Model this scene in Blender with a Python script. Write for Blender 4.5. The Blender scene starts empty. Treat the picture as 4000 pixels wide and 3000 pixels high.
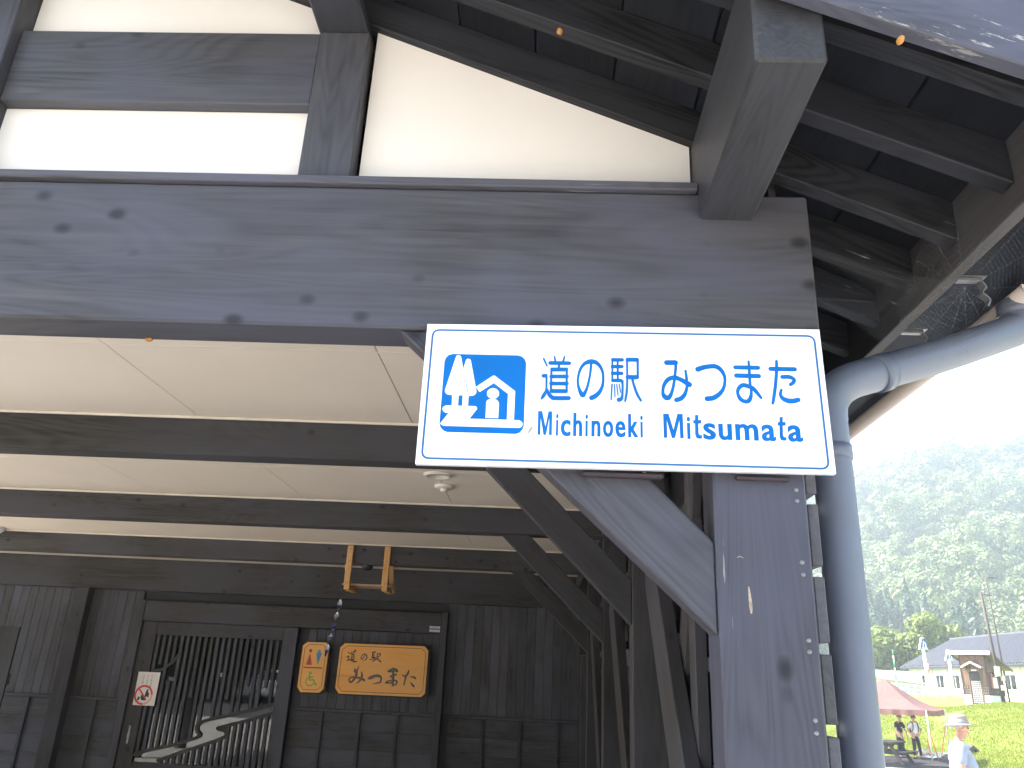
import bpy, bmesh, math, random
import numpy as np
from mathutils import Vector, Matrix, noise as mnoise

# ------------------------------------------------------------------ camera, sky, sun, exposure
scene = bpy.context.scene
COL = scene.collection
YAW, PITCH, ROLL = math.radians(2.71), math.radians(20.46), math.radians(2.74)
_f = Vector((-math.sin(YAW)*math.cos(PITCH), math.cos(YAW)*math.cos(PITCH), math.sin(PITCH)))
_r = Vector((math.cos(YAW), math.sin(YAW), 0))
_u = _r.cross(_f)
_r2 = math.cos(ROLL)*_r + math.sin(ROLL)*_u
_u2 = -math.sin(ROLL)*_r + math.cos(ROLL)*_u
cam = bpy.data.cameras.new('camera')
cam.sensor_fit = 'HORIZONTAL'; cam.sensor_width = 36.0; cam.lens = 1690/2212*36.0
cam.clip_start = 0.05; cam.clip_end = 4000
camo = bpy.data.objects.new('camera', cam); COL.objects.link(camo)
camo.matrix_world = Matrix(((_r2.x, _u2.x, -_f.x, 0), (_r2.y, _u2.y, -_f.y, 0), (_r2.z, _u2.z, -_f.z, 1.6), (0, 0, 0, 1)))
scene.camera = camo

SUN_EL, SUN_AZ = math.radians(50), math.radians(-72)          # azimuth from +Y towards +X
to_sun = Vector((math.sin(SUN_AZ)*math.cos(SUN_EL), math.cos(SUN_AZ)*math.cos(SUN_EL), math.sin(SUN_EL)))
world = bpy.data.worlds.new('World'); scene.world = world; world.use_nodes = True
wt = world.node_tree; wt.nodes.clear()
wo = wt.nodes.new('ShaderNodeOutputWorld'); wb = wt.nodes.new('ShaderNodeBackground'); ws = wt.nodes.new('ShaderNodeTexSky')
ws.sky_type = 'NISHITA'; ws.sun_disc = False; ws.sun_elevation = SUN_EL; ws.sun_rotation = SUN_AZ
ws.air_density = 1.0; ws.dust_density = 3.0; ws.ozone_density = 1.0; ws.altitude = 300
wb.inputs['Strength'].default_value = 0.13
wt.links.new(ws.outputs[0], wb.inputs[0]); wt.links.new(wb.outputs[0], wo.inputs[0])
sun = bpy.data.lights.new('sun', 'SUN'); sun.energy = 4.6; sun.angle = math.radians(0.55); sun.color = (1.0, 0.955, 0.88)
suno = bpy.data.objects.new('sun', sun); COL.objects.link(suno)
suno.rotation_mode = 'QUATERNION'; suno.rotation_quaternion = to_sun.to_track_quat('Z', 'Y'); suno.location = (-60, 20, 70)
scene.view_settings.view_transform = 'Standard'; scene.view_settings.look = 'None'
scene.view_settings.gamma = 1.0; scene.view_settings.use_curve_mapping = False
scene.view_settings.exposure = 2.4
scene.render.engine = 'CYCLES'
scene.cycles.use_denoising = True
scene.cycles.max_bounces = 8; scene.cycles.diffuse_bounces = 5; scene.cycles.glossy_bounces = 4
scene.cycles.transmission_bounces = 4; scene.cycles.transparent_max_bounces = 12; scene.cycles.volume_bounces = 1
scene.cycles.caustics_reflective = False; scene.cycles.caustics_refractive = False
scene.cycles.sample_clamp_indirect = 6.0

# ------------------------------------------------------------------ lettering traced in sign millimetres
KANA = [[[(-171.3,79.4,4.2),(-163.6,62.8,3.7)],[(-147.9,85.6,3.3),(-145.6,74.2,4.2)],[(-125.8,86.4,3.3),(-128.3,74.8,4.6)],[(-156.6,69.7,8.3),(-115.4,70.4,8.1)],[(-137.0,66.7,4.6),(-137.9,58.3,4.6)],[(-153.8,56.6,4.1),(-153.4,1.6,4.1)],[(-120.2,57.7,4.4),(-119.6,2.7,4.3)],[(-151.7,54.0,8.5),(-121.8,55.0,8.3)],[(-153.5,37.5,7.6),(-119.8,38.6,7.8)],[(-153.6,21.0,7.5),(-119.5,22.1,7.7)],[(-151.5,3.6,8.4),(-121.6,4.4,8.4)],[(-170.6,38.1,8.0),(-166.2,38.6,8.3)],[(-164.1,40.1,4.1),(-163.6,14.1,3.9),(-164.1,3.6,4.5),(-168.7,-7.1,6.8),(-172.8,-14.8,4.5)],[(-162.5,7.1,4.5),(-157.8,-3.2,6.8),(-149.9,-11.7,8.6),(-140.1,-12.5,8.6),(-115.0,-11.7,8.6)]],[[(-67.4,70.2,5.3),(-68.7,52.8,5.0),(-71.2,34.9,5.0),(-76.0,13.6,5.7),(-81.8,0.5,7.9),(-85.1,-2.5,10.2),(-90.1,4.9,7.9),(-94.1,16.5,5.7),(-95.9,29.4,4.8),(-94.5,43.6,5.0),(-90.3,58.1,5.8),(-83.2,69.1,6.9),(-74.4,74.7,9.2),(-66.7,76.2,10.2),(-57.8,74.7,9.2),(-48.9,66.6,6.9),(-42.7,53.6,5.7),(-41.0,37.1,5.2),(-42.6,20.5,6.1),(-48.5,6.3,7.9),(-57.2,-3.3,9.6),(-65.9,-8.3,9.9)]],[[(-21.2,84.3,4.2),(-21.2,31.9,4.1)],[(-20.1,81.7,8.1),(-0.2,82.3,7.6)],[(-21.2,65.7,7.4),(-0.8,66.3,7.4)],[(-21.2,49.6,7.3),(-1.4,50.3,7.5)],[(-20.1,33.1,7.5),(-2.6,33.1,7.3),(0.4,26.7,4.5),(0.6,12.6,4.1),(-0.3,-1.4,4.7),(-2.8,-9.0,7.2),(-7.1,-10.9,9.4)],[(-9.9,78.6,4.2),(-9.7,37.0,3.9)],[(-22.1,24.2,3.0),(-24.0,-11.5,2.9)],[(-16.9,23.8,2.3),(-15.8,-5.4,2.2)],[(-12.0,23.9,2.3),(-9.3,-1.1,2.3)],[(-6.8,24.7,2.3),(-3.8,5.5,2.3)],[(12.0,82.0,8.8),(31.7,82.6,8.3)],[(33.6,83.6,4.4),(33.4,40.7,4.3)],[(11.7,41.0,8.7),(31.5,41.6,8.7)],[(10.3,82.9,4.4),(10.4,38.8,4.1),(9.9,15.3,4.5),(8.2,-1.1,4.5),(5.7,-15.1,3.8)],[(21.5,36.8,4.3),(24.7,22.8,5.0),(31.0,3.2,5.4),(39.0,-12.2,4.9)]],[[(96.7,79.0,10.7),(115.5,79.6,10.7)],[(117.0,79.9,6.3),(114.9,58.8,5.6),(110.8,29.7,5.9),(105.3,8.8,6.7),(99.9,-0.9,9.2),(94.7,-2.7,10.7),(88.9,1.9,9.2),(86.9,11.3,6.1),(89.5,25.8,7.1),(97.2,38.0,8.7),(107.0,43.7,9.3),(117.4,43.5,9.3),(130.6,37.5,9.3),(143.7,29.2,11.1)],[(136.9,61.1,4.7),(138.5,41.8,5.6),(138.3,22.6,5.5),(133.3,6.6,7.7),(124.9,-3.2,9.2),(115.2,-7.0,9.2)]],[[(163.6,65.5,10.9),(176.5,70.5,10.0),(191.5,73.4,9.7),(203.4,73.0,9.7),(213.5,65.2,8.6),(219.6,52.5,6.8),(220.4,39.7,5.9),(216.6,23.6,6.8),(207.9,10.7,8.6),(194.2,0.7,10.1),(180.9,-1.9,10.7)]],[[(244.4,72.7,8.7),(292.7,73.3,9.0)],[(245.5,53.4,9.3),(293.2,53.8,9.3)],[(273.5,87.5,4.4),(273.8,67.2,5.6),(273.7,35.1,5.5),(275.0,19.3,5.5),(273.5,6.6,7.0),(268.8,-3.0,8.5),(261.3,-5.6,8.2),(251.4,-0.5,8.2),(246.2,12.0,6.4),(248.3,23.1,7.4),(257.6,31.4,8.9),(269.3,29.4,8.6),(280.7,23.4,8.3),(294.8,4.1,5.5)]],[[(320.0,71.6,9.3),(371.1,72.3,9.3)],[(333.7,90.2,5.3),(332.4,69.1,6.2),(327.9,36.9,6.5),(321.9,5.1,6.4),(318.8,-7.6,5.5)],[(343.4,53.4,8.3),(357.9,53.9,8.6),(367.7,48.6,7.1),(365.7,41.4,7.1),(359.4,36.4,6.8)],[(339.1,23.8,4.9),(336.4,13.4,6.1),(340.8,4.1,8.5),(352.1,-1.0,10.3),(363.8,-0.6,9.7),(372.8,2.1,9.1)]]]
ICON = {'bg':[(-371.5,84.7),(-227.2,85.8),(-218.8,82.9),(-212.0,76.1),(-209.3,67.8),(-208.9,-75.9),(-211.4,-84.4),(-217.4,-91.8),(-225.3,-94.7),(-371.3,-95.8),(-379.6,-92.8),(-386.5,-85.8),(-389.5,-77.5),(-389.5,65.8),(-387.0,74.9),(-380.9,81.8)],'tree1':[(-359.4,82.2),(-355.1,80.5),(-353.1,77.3),(-334.9,0.6),(-334.6,-4.4),(-337.2,-9.5),(-342.3,-11.9),(-352.6,-12.0),(-352.4,-35.9),(-366.1,-36.4),(-366.7,-11.9),(-376.4,-11.4),(-380.7,-8.4),(-383.3,-3.5),(-383.1,0.2),(-364.5,78.2),(-362.9,80.8)],'tree2':[(-337.3,74.2),(-333.7,73.4),(-331.5,70.3),(-314.6,-1.2),(-315.1,-6.2),(-318.4,-10.3),(-322.4,-12.2),(-330.9,-13.0),(-330.8,-35.8),(-343.1,-35.8),(-343.7,-12.9),(-337.7,-10.2),(-333.4,-4.4),(-333.5,0.6),(-346.5,50.6),(-341.9,71.2),(-339.7,73.6)],'land':[(-378.1,-35.8),(-315.1,-35.6),(-311.5,-37.6),(-310.7,-41.9),(-325.8,-64.3),(-245.7,-63.9),(-245.9,-5.1),(-277.8,18.8),(-306.0,-1.9),(-308.3,-2.3),(-316.6,8.4),(-280.5,36.0),(-277.0,36.2),(-230.7,1.6),(-230.5,-64.3),(-219.7,-64.0),(-213.9,-67.1),(-211.1,-72.4),(-213.4,-78.5),(-217.9,-81.3),(-380.4,-82.2),(-385.3,-79.7),(-387.6,-76.8),(-371.6,-53.1),(-378.0,-52.7),(-382.9,-49.8),(-385.6,-44.7),(-384.3,-39.5)],'body':[(-278.8,-18.0),(-271.8,-18.4),(-266.9,-21.9),(-264.3,-27.4),(-264.3,-61.0),(-291.5,-61.3),(-292.0,-25.9),(-289.7,-20.8),(-284.6,-18.4)],'head':[(-265.1,-5.0),(-265.5,-8.9),(-267.2,-12.4),(-270.0,-15.2),(-273.6,-17.1),(-277.6,-17.8),(-281.7,-17.4),(-285.5,-15.7),(-288.6,-13.1),(-290.6,-9.7),(-291.5,-5.9),(-291.1,-2.1),(-289.4,1.5),(-286.6,4.3),(-283.0,6.2),(-278.9,7.0),(-274.8,6.5),(-271.0,4.8),(-268.0,2.2),(-265.9,-1.2)]}
ICONLINE = [[(-347.1,50.3,1.2),(-334.9,-0.7,1.2),(-335.1,-5.7,1.2),(-340.0,-11.0,1.2)],[(-363.6,-42.0,1.0),(-359.4,-44.0,1.7),(-354.5,-41.9,1.0)],[(-340.9,-42.2,1.0),(-337.3,-43.7,1.4),(-333.3,-42.1,1.0)]]
LATIN = [[(-141.1,-94.5),(43.8,-92.0),(-140.9,-41.5)],[(135.6,-91.5),(376.7,-89.1),(136.6,-38.6)]]
CAPM = [[(-178.9,-95.0),(-179.6,-42.0),(-170.8,-41.7),(-162.8,-76.4),(-157.4,-41.8),(-149.4,-41.5),(-148.8,-94.5),(-154.9,-94.7),(-155.1,-56.6),(-161.2,-94.6),(-166.5,-94.8),(-173.5,-57.3),(-173.3,-94.8)],[(86.6,-92.1),(86.2,-38.7),(97.9,-38.3),(107.4,-73.8),(116.3,-37.9),(127.6,-37.8),(128.3,-91.7),(121.0,-92.0),(120.1,-52.6),(110.1,-91.8),(103.3,-92.1),(93.8,-53.5),(93.9,-91.9)]]
TEES = [[(153.6,-39.4),(160.8,-38.6),(160.3,-50.4),(166.3,-50.1),(166.0,-57.9),(160.0,-58.1),(159.7,-79.7),(161.9,-83.7),(166.6,-83.2),(166.6,-90.6),(161.1,-91.7),(154.9,-90.2),(152.3,-82.7),(152.9,-58.4),(149.3,-58.5),(149.5,-50.7),(153.2,-50.6)],[(330.6,-37.8),(337.7,-36.9),(336.8,-48.6),(342.8,-48.4),(342.2,-56.2),(336.2,-56.4),(335.1,-77.8),(337.1,-81.8),(341.8,-81.4),(341.5,-88.7),(336.0,-89.7),(329.9,-88.3),(327.7,-80.8),(329.2,-56.6),(325.5,-56.7),(326.1,-49.0),(329.8,-48.9)]]
BORDER = [[(-420.6,141.4),(419.6,152.3),(423.4,-146.7),(-421.0,-154.6)]]
BRUSH_SMALL = [[(-375.8,160.3,7.5),(-356.8,151.5,9.9)],[(-336.0,171.7,7.5),(-334.6,159.7,6.2)],[(-348.5,147.0,8.9),(-314.2,160.6,9.9),(-298.5,180.5,19.9)],[(-329.8,140.7,8.9),(-330.0,87.9,9.9)],[(-306.8,141.7,8.9),(-303.3,89.1,8.9)],[(-329.8,140.7,9.9),(-305.6,141.7,9.9)],[(-330.1,121.4,5.9),(-304.6,122.6,5.9)],[(-329.6,105.9,5.9),(-304.1,107.0,5.9)],[(-328.7,87.9,9.9),(-303.3,89.1,9.9)],[(-385.7,114.2,7.4),(-360.7,120.1,9.9),(-368.7,100.5,7.4),(-349.1,87.0,9.9)],[(-378.6,76.2,9.9),(-346.0,82.4,9.9),(-314.3,74.2,14.8),(-293.0,66.8,14.8),(-270.4,70.2,9.9)],[(-188.2,146.9,7.4),(-194.4,122.6,8.9),(-207.8,105.3,9.9),(-222.0,95.1,9.9),(-226.8,114.0,8.9),(-214.2,138.5,8.9),(-192.5,151.5,8.9),(-170.8,140.5,10.9),(-162.8,114.4,12.4),(-173.4,94.8,9.9),(-202.3,79.2,5.9)],[(-102.5,172.3,9.9),(-104.0,114.6,10.9)],[(-105.1,172.2,12.4),(-74.7,175.9,12.4)],[(-102.8,150.7,6.4),(-80.1,154.1,6.4)],[(-103.5,133.8,6.4),(-78.3,137.3,6.4)],[(-89.5,170.5,5.0),(-89.0,117.7,4.9)],[(-101.7,117.1,9.9),(-73.9,120.7,12.4),(-71.7,99.3,12.3),(-89.9,79.4,12.3)],[(-127.4,94.5,8.9),(-82.8,108.4,7.4)],[(-52.3,157.7,9.9),(-22.0,161.4,10.9),(-17.9,147.2,9.9),(-34.0,129.7,8.9),(-48.7,124.3,8.9)],[(-52.0,155.3,8.9),(-50.3,114.6,10.9),(-60.7,92.6,7.4)],[(-47.7,114.7,9.9),(-30.5,96.4,12.3),(-5.6,78.4,12.3)]]
BRUSH_LARGE = [[(-281.9,-3.9,13.3),(-278.2,-35.8,22.1),(-257.0,-20.6,18.4),(-240.4,17.5,8.9)],[(-257.0,-20.6,18.4),(-259.3,-66.9,25.7),(-277.2,-110.1,22.0),(-307.6,-143.2,18.3),(-327.7,-133.5,14.6),(-327.3,-105.3,14.7),(-294.6,-91.4,14.7),(-248.5,-94.7,18.3),(-209.8,-100.0,18.3),(-170.0,-115.9,22.0),(-161.6,-122.5,14.6)],[(-207.9,-32.6,8.8),(-196.3,-67.6,22.0),(-201.8,-103.2,22.0),(-224.7,-135.9,14.6),(-251.1,-154.7,5.1)],[(-122.5,-97.9,18.3),(-97.0,-87.9,33.0),(-60.6,-72.1,29.3),(-19.3,-66.7,27.8),(8.3,-76.1,22.0),(16.5,-100.4,18.3),(10.0,-128.9,18.2),(-23.1,-139.2,13.1),(-71.0,-151.9,4.4)],[(85.8,-16.0,18.4),(111.7,-7.7,33.1),(141.1,2.5,33.1),(172.0,-1.5,33.0),(184.4,-11.6,22.0)],[(135.4,21.8,11.0),(139.6,-20.7,22.0),(145.2,-77.0,27.8),(147.6,-140.3,21.9)],[(115.8,-67.7,18.3),(139.7,-59.6,18.3),(176.1,-43.8,16.1)],[(144.2,-105.3,11.0),(95.8,-114.5,14.6),(69.2,-133.3,14.6),(97.7,-133.7,13.1),(135.3,-130.3,13.1)],[(159.3,-104.6,13.1),(186.4,-110.4,18.2),(188.8,-134.9,16.0),(160.3,-153.7,13.1),(135.3,-168.9,5.1)],[(244.7,-46.1,8.8),(276.1,-57.0,18.3),(300.3,-31.2,22.0),(310.5,2.9,13.2)],[(284.0,-60.2,18.3),(276.6,-102.8,16.0),(270.9,-143.5,14.6)],[(337.2,-61.3,11.0),(367.6,-61.8,18.3),(389.4,-73.1,18.2)],[(340.1,-114.0,5.8),(359.2,-137.7,18.2),(379.8,-156.1,18.2)]]
T_RED = [[(-24.0,137.2),(-54.7,11.8),(10.2,12.4)]]
T_BLUE = [[(43.4,141.8),(107.5,143.0),(74.0,15.3)]]
T_HEADS = [[(-21.8,159.2,36.6)],[(75.9,156.1,33.2)]]
T_BAR = [[(-73.1,-16.1,10.5),(123.7,-14.3,10.5)]]
T_WHEEL = [[(2.2,-67.2,27.5),(8.0,-71.7,27.5)],[(-1.7,-87.9,14.4),(5.6,-141.1,14.4)],[(3.8,-116.0,11.8),(35.3,-109.8,13.1)],[(5.8,-142.6,13.1),(51.6,-142.1,13.1),(74.5,-186.5,13.0),(90.7,-181.1,11.1)],[(-6.8,-113.3,9.8),(-27.4,-136.3,11.1),(-32.0,-164.7,11.7),(-12.9,-192.0,11.7),(15.3,-200.1,11.7),(41.0,-189.6,11.7),(52.0,-170.3,11.1)]]
W_OUT = [[(-419.6,253.2),(460.5,260.2),(505.8,215.2),(505.3,-222.2),(463.7,-259.4),(-426.9,-264.5),(-473.2,-209.8),(-468.6,207.7)]]
T_OUT = [[(-69.1,248.3),(136.5,251.7),(174.3,206.1),(169.6,-226.9),(125.2,-264.6),(-76.2,-268.4),(-118.2,-217.1),(-114.2,209.2)]]
D_UP = [[(-4284.5,631.1),(-4136.9,685.3),(-3911.8,738.0),(-3701.4,808.0),(-3609.1,850.4),(-3649.7,909.1),(-3642.1,962.9),(-3560.7,1004.1),(-3311.0,1069.4),(-3106.1,1122.0),(-2834.0,1204.9)]]
D_LO = [[(-4023.0,591.4),(-3913.0,627.9),(-3760.4,687.4),(-3628.6,735.5),(-3496.4,783.8),(-3381.1,829.3),(-3320.8,868.1),(-3336.4,909.9),(-3397.8,923.0),(-3423.7,935.6),(-3362.0,954.5),(-3249.2,986.4),(-3091.1,1031.2),(-2820.8,1119.0)]]
D_MT = [[(-4269.4,1482.2),(-4161.8,1492.6),(-4076.5,1552.6),(-4034.8,1588.3),(-4007.4,1634.8),(-3969.9,1693.2)]]
D_MISC = [[(-4207.1,1831.8),(-2870.7,1844.1),(-2804.6,1168.3),(-4004.9,561.1),(-3510.9,1488.1),(-3474.0,1450.7)]]
RIBBON = [(-1.789,7.15,2.319),(-1.779,7.15,2.247),(-1.773,7.15,2.187),(-1.784,7.15,2.085),(-1.796,7.15,2.019),(-1.807,7.15,1.936),(-1.823,7.15,1.865),(-1.835,7.15,1.799),(-1.85,7.15,1.69)]
LAMP = [-5.06,7.16,2.66]

# ------------------------------------------------------------------ material helpers
MATS = {}
class NT:
    def __init__(s, name):
        s.m = bpy.data.materials.new(name); s.m.use_nodes = True
        s.t = s.m.node_tree; s.t.nodes.clear()
        s.out = s.n('OutputMaterial')
    def n(s, typ, **kw):
        o = s.t.nodes.new('ShaderNode'+typ)
        for k, v in kw.items():
            if k in o.inputs:
                o.inputs[k].default_value = v
            else:
                setattr(o, k, v)
        return o
    def l(s, a, b): s.t.links.new(a, b)
    def math(s, op, a, b=None, clamp=False):
        o = s.n('Math', operation=op); o.use_clamp = clamp
        for i, v in enumerate((a, b)):
            if v is None: continue
            if isinstance(v, (int, float)): o.inputs[i].default_value = v
            else: s.l(v, o.inputs[i])
        return o.outputs[0]
    def mix(s, fac, a, b, blend='MIX'):
        o = s.n('Mix', data_type='RGBA', blend_type=blend)
        for sock, v in ((o.inputs[0], fac), (o.inputs[6], a), (o.inputs[7], b)):
            if isinstance(v, (int, float)): sock.default_value = v
            elif isinstance(v, tuple): sock.default_value = (*v, 1)
            else: s.l(v, sock)
        return o.outputs[2]
    def ramp(s, fac, stops):
        o = s.n('ValToRGB'); e = o.color_ramp.elements
        while len(e) < len(stops): e.new(0.5)
        for el, (p, c) in zip(e, stops):
            el.position = p; el.color = (*c, 1) if isinstance(c, tuple) else (c, c, c, 1)
        s.l(fac, o.inputs[0]); return o.outputs[0]
    def coords(s, scale=(1, 1, 1), rand=True):
        tc = s.n('TexCoord'); v = tc.outputs['Object']
        if rand:
            oi = s.n('ObjectInfo'); mu = s.n('VectorMath', operation='SCALE'); mu.inputs[0].default_value = (37.1, 17.3, 53.7)
            s.l(oi.outputs['Random'], mu.inputs['Scale'])
            ad = s.n('VectorMath', operation='ADD'); s.l(v, ad.inputs[0]); s.l(mu.outputs[0], ad.inputs[1]); v = ad.outputs[0]
        mp = s.n('Mapping'); mp.inputs['Scale'].default_value = scale; s.l(v, mp.inputs['Vector'])
        return mp.outputs[0]
    def noise(s, vec, scale=1, detail=4, rough=.55, dist=0):
        o = s.n('TexNoise'); o.inputs['Scale'].default_value = scale; o.inputs['Detail'].default_value = detail
        o.inputs['Roughness'].default_value = rough; o.inputs['Distortion'].default_value = dist
        s.l(vec, o.inputs['Vector']); return o.outputs['Fac']
    def bsdf(s, color, rough=.6, spec=.5, metal=0, bump=None, bstr=.2, bdist=.002, **kw):
        b = s.n('BsdfPrincipled')
        for sock, v in ((b.inputs['Base Color'], color), (b.inputs['Roughness'], rough), (b.inputs['Metallic'], metal), (b.inputs['Specular IOR Level'], spec)):
            if isinstance(v, (int, float)): sock.default_value = v
            elif isinstance(v, tuple): sock.default_value = (*v, 1)
            else: s.l(v, sock)
        if bump is not None:
            bp = s.n('Bump'); bp.inputs['Strength'].default_value = bstr; bp.inputs['Distance'].default_value = bdist
            s.l(bump, bp.inputs['Height']); s.l(bp.outputs[0], b.inputs['Normal'])
        for k, v in kw.items(): b.inputs[k].default_value = v
        return b.outputs[0]
    def done(s, shader):
        s.l(shader, s.out.inputs['Surface']); return s.m

def wood(name, axis, dark, light, rough=.48, knots=0.0, scratch=0.0, var=.25, spec=.18, scale=1.0, rings=.3, bstr=.25, wear=None):
    if name in MATS: return MATS[name]
    t = NT(name); ai = 'XYZ'.index(axis)
    def sc(al, ac): v = [ac*scale]*3; v[ai] = al*scale; return tuple(v)
    fine = t.noise(t.coords(sc(2.2, 70)), 1, 5, .65, .3)
    mid = t.noise(t.coords(sc(.9, 9)), 1, 4, .6, .6)
    low = t.noise(t.coords(sc(.5, 4.2)), 1, 2, .5, .8)
    blot = t.noise(t.coords(sc(1.1, 2.2)), 1, 3, .6, .3)
    ring = t.math('SINE', t.math('MULTIPLY', low, 75))
    ring = t.math('MULTIPLY', t.math('POWER', t.math('ABSOLUTE', ring), 3.0), rings)
    f = t.math('ADD', t.math('MULTIPLY', fine, .45), t.math('MULTIPLY', mid, .55))
    f = t.math('SUBTRACT', f, t.math('MULTIPLY', ring, .35))
    c = t.ramp(f, [(.24, tuple(v*.75 for v in dark)), (.44, tuple((a+b)*.5 for a, b in zip(dark, light))), (.64, light)])
    blue = tuple(v*k for v, k in zip(light, (.95, .99, 1.22)))
    c = t.mix(t.ramp(blot, [(.40, 0.0), (.64, .9)]), c, blue)
    if var:
        oi = t.n('ObjectInfo'); v = t.math('ADD', t.math('MULTIPLY', oi.outputs['Random'], var), 1-var/2)
        hv = t.n('HueSaturation'); t.l(v, hv.inputs['Value']); t.l(c, hv.inputs['Color']); c = hv.outputs[0]
    hgt = f
    if knots:
        vo = t.n('TexVoronoi', feature='F1'); vo.inputs['Scale'].default_value = 1
        t.l(t.coords(sc(6.5, 9.5)), vo.inputs['Vector'])
        kd = t.math('ADD', vo.outputs['Distance'], t.math('MULTIPLY', t.math('SUBTRACT', mid, .5), .12))
        k = t.ramp(kd, [(.08, 1.0), (.20, 0.0)])
        ksel = t.math('GREATER_THAN', t.n('SeparateColor').outputs[0] if False else vo.outputs['Color'], 0.0)
        sepc = t.n('SeparateColor'); t.l(vo.outputs['Color'], sepc.inputs[0])
        k = t.math('MULTIPLY', k, t.math('LESS_THAN', sepc.outputs[0], knots))
        c = t.mix(t.math('MULTIPLY', k, .7), c, tuple(v*.3 for v in dark))
        hgt = t.math('SUBTRACT', hgt, t.math('MULTIPLY', k, .6))
    if scratch:
        s1 = t.noise(t.coords(sc(9, 160)), 1, 2, .5, .0); s2 = t.noise(t.coords(sc(2.5, 6)), 1, 3, .6, .0)
        s_ = t.math('MULTIPLY', t.ramp(s1, [(.66, 0.0), (.70, 1.0)]), t.ramp(s2, [(.66-scratch, 0.0), (.72-scratch, 1.0)]))
        c = t.mix(s_, c, (.26, .24, .22))
    if wear:   # peeled paint along one edge: (axis index, from, to) in object space
        tc = t.n('TexCoord'); sx = t.n('SeparateXYZ'); t.l(tc.outputs['Object'], sx.inputs[0])
        w0 = t.n('MapRange', clamp=True); w0.inputs[1].default_value = wear[1]; w0.inputs[2].default_value = wear[2]; t.l(sx.outputs[wear[0]], w0.inputs[0])
        band = t.math('MULTIPLY', w0.outputs[0], t.math('SUBTRACT', 1, w0.outputs[0])); band = t.math('MULTIPLY', band, 4)
        pn = t.noise(t.coords(sc(14, 90), rand=False), 1, 4, .7, .2); pl = t.noise(t.coords(sc(2.2, 9), rand=False), 1, 3, .6)
        pm = t.math('ADD', t.math('MULTIPLY', pn, .55), t.math('MULTIPLY', pl, .45))
        pm = t.math('MULTIPLY', t.ramp(pm, [(.575, 0.0), (.61, 1.0)]), t.ramp(band, [(.2, 0.0), (.6, 1.0)]))
        c = t.mix(pm, c, (.36, .335, .31))
    r = t.math('ADD', t.math('MULTIPLY', mid, .25), rough-.12)
    MATS[name] = t.done(t.bsdf(c, r, spec, bump=hgt, bstr=bstr, bdist=.0025))
    return MATS[name]

def plain(name, col, rough=.5, spec=.5, metal=0, nscale=8, namt=.12, bump=.0, **kw):
    if name in MATS: return MATS[name]
    t = NT(name)
    n = t.noise(t.coords(), nscale, 5, .6)
    a = tuple(max(0, v*(1-namt)) for v in col); b = tuple(min(1, v*(1+namt)) for v in col)
    c = t.ramp(n, [(.3, a), (.7, b)])
    r = t.math('ADD', t.math('MULTIPLY', n, .1), rough-.05)
    MATS[name] = t.done(t.bsdf(c, r, spec, metal, bump=n if bump else None, bstr=bump, **kw))
    return MATS[name]

def foliage(name, c1, c2, c3, nsc=.4, trans=.35):
    t = NT(name)
    v = t.coords(rand=False)
    n = t.noise(v, nsc, 3, .6); n2 = t.noise(v, nsc*9, 2, .5)
    c = t.ramp(t.math('ADD', t.math('MULTIPLY', n, .65), t.math('MULTIPLY', n2, .35)), [(.3, c1), (.5, c2), (.68, c3)])
    d = t.bsdf(c, .55, .35)
    tr = t.n('BsdfTranslucent'); t.l(t.mix(.5, c, (.16, .2, .02)), tr.inputs[0])
    mx = t.n('MixShader'); mx.inputs[0].default_value = trans; t.l(d, mx.inputs[1]); t.l(tr.outputs[0], mx.inputs[2])
    MATS[name] = t.done(mx.outputs[0]); return MATS[name]

DK, LT = (.029, .028, .029), (.084, .082, .085)
W = {}
for ax in 'XYZ':
    W[ax] = wood('black_timber_'+ax, ax, DK, LT, knots=.25, scratch=.03)
    W['in'+ax] = wood('porch_timber_'+ax, ax, (.026, .0245, .023), (.074, .069, .064), rough=.6, knots=.3, scratch=.0)
    W['bd'+ax] = wood('black_board_'+ax, ax, (.040, .039, .039), (.112, .109, .109), rough=.6, scale=1.4, var=.28, rings=.25)
W_BEAM = wood('front_beam_timber', 'X', (.030, .0285, .029), (.088, .085, .090), rough=.5, knots=.75, scratch=.0, var=0, rings=.22)
W_POST = wood('front_post_timber', 'Z', (.028, .027, .0285), (.080, .078, .085), rough=.5, knots=.2, scratch=.015, var=0, rings=.4)
W_BARGE = wood('weathered_barge_timber', 'X', (.040, .040, .044), (.100, .100, .112), rough=.5, scratch=.02, var=0, wear=(2, -.135, -.04))
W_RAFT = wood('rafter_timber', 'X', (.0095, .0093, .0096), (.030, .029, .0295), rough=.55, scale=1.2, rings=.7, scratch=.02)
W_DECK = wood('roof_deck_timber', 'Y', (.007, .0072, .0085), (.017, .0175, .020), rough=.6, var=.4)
W_FASC = wood('fascia_timber', 'Y', (.028, .025, .021), (.075, .067, .058), rough=.6, var=0)
W_PURL = wood('purlin_timber', 'Y', (.021, .0205, .020), (.052, .0505, .050), rough=.45, scratch=.05, rings=.25, knots=.3)
W_LEDGE = wood('ledge_timber', 'X', (.045, .044, .048), (.105, .10, .108), rough=.5, scratch=.05, var=0)
W_TRIM = wood('paler_trim_timber', 'Z', (.05, .047, .045), (.10, .095, .09), rough=.55, var=0)
W_SIGN = wood('varnished_cedar', 'X', (.86, .37, .085), (.95, .49, .14), rough=.4, var=.05, scale=1.5, rings=.04, bstr=.05)
W_PINE = wood('raw_pine', 'Z', (.55, .27, .08), (.75, .44, .17), rough=.5, var=.15, knots=.2, scale=2, bstr=.1)
W_PINEX = wood('raw_pine_x', 'X', (.34, .22, .12), (.50, .36, .22), rough=.6, var=.15, scale=2, bstr=.1)
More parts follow.
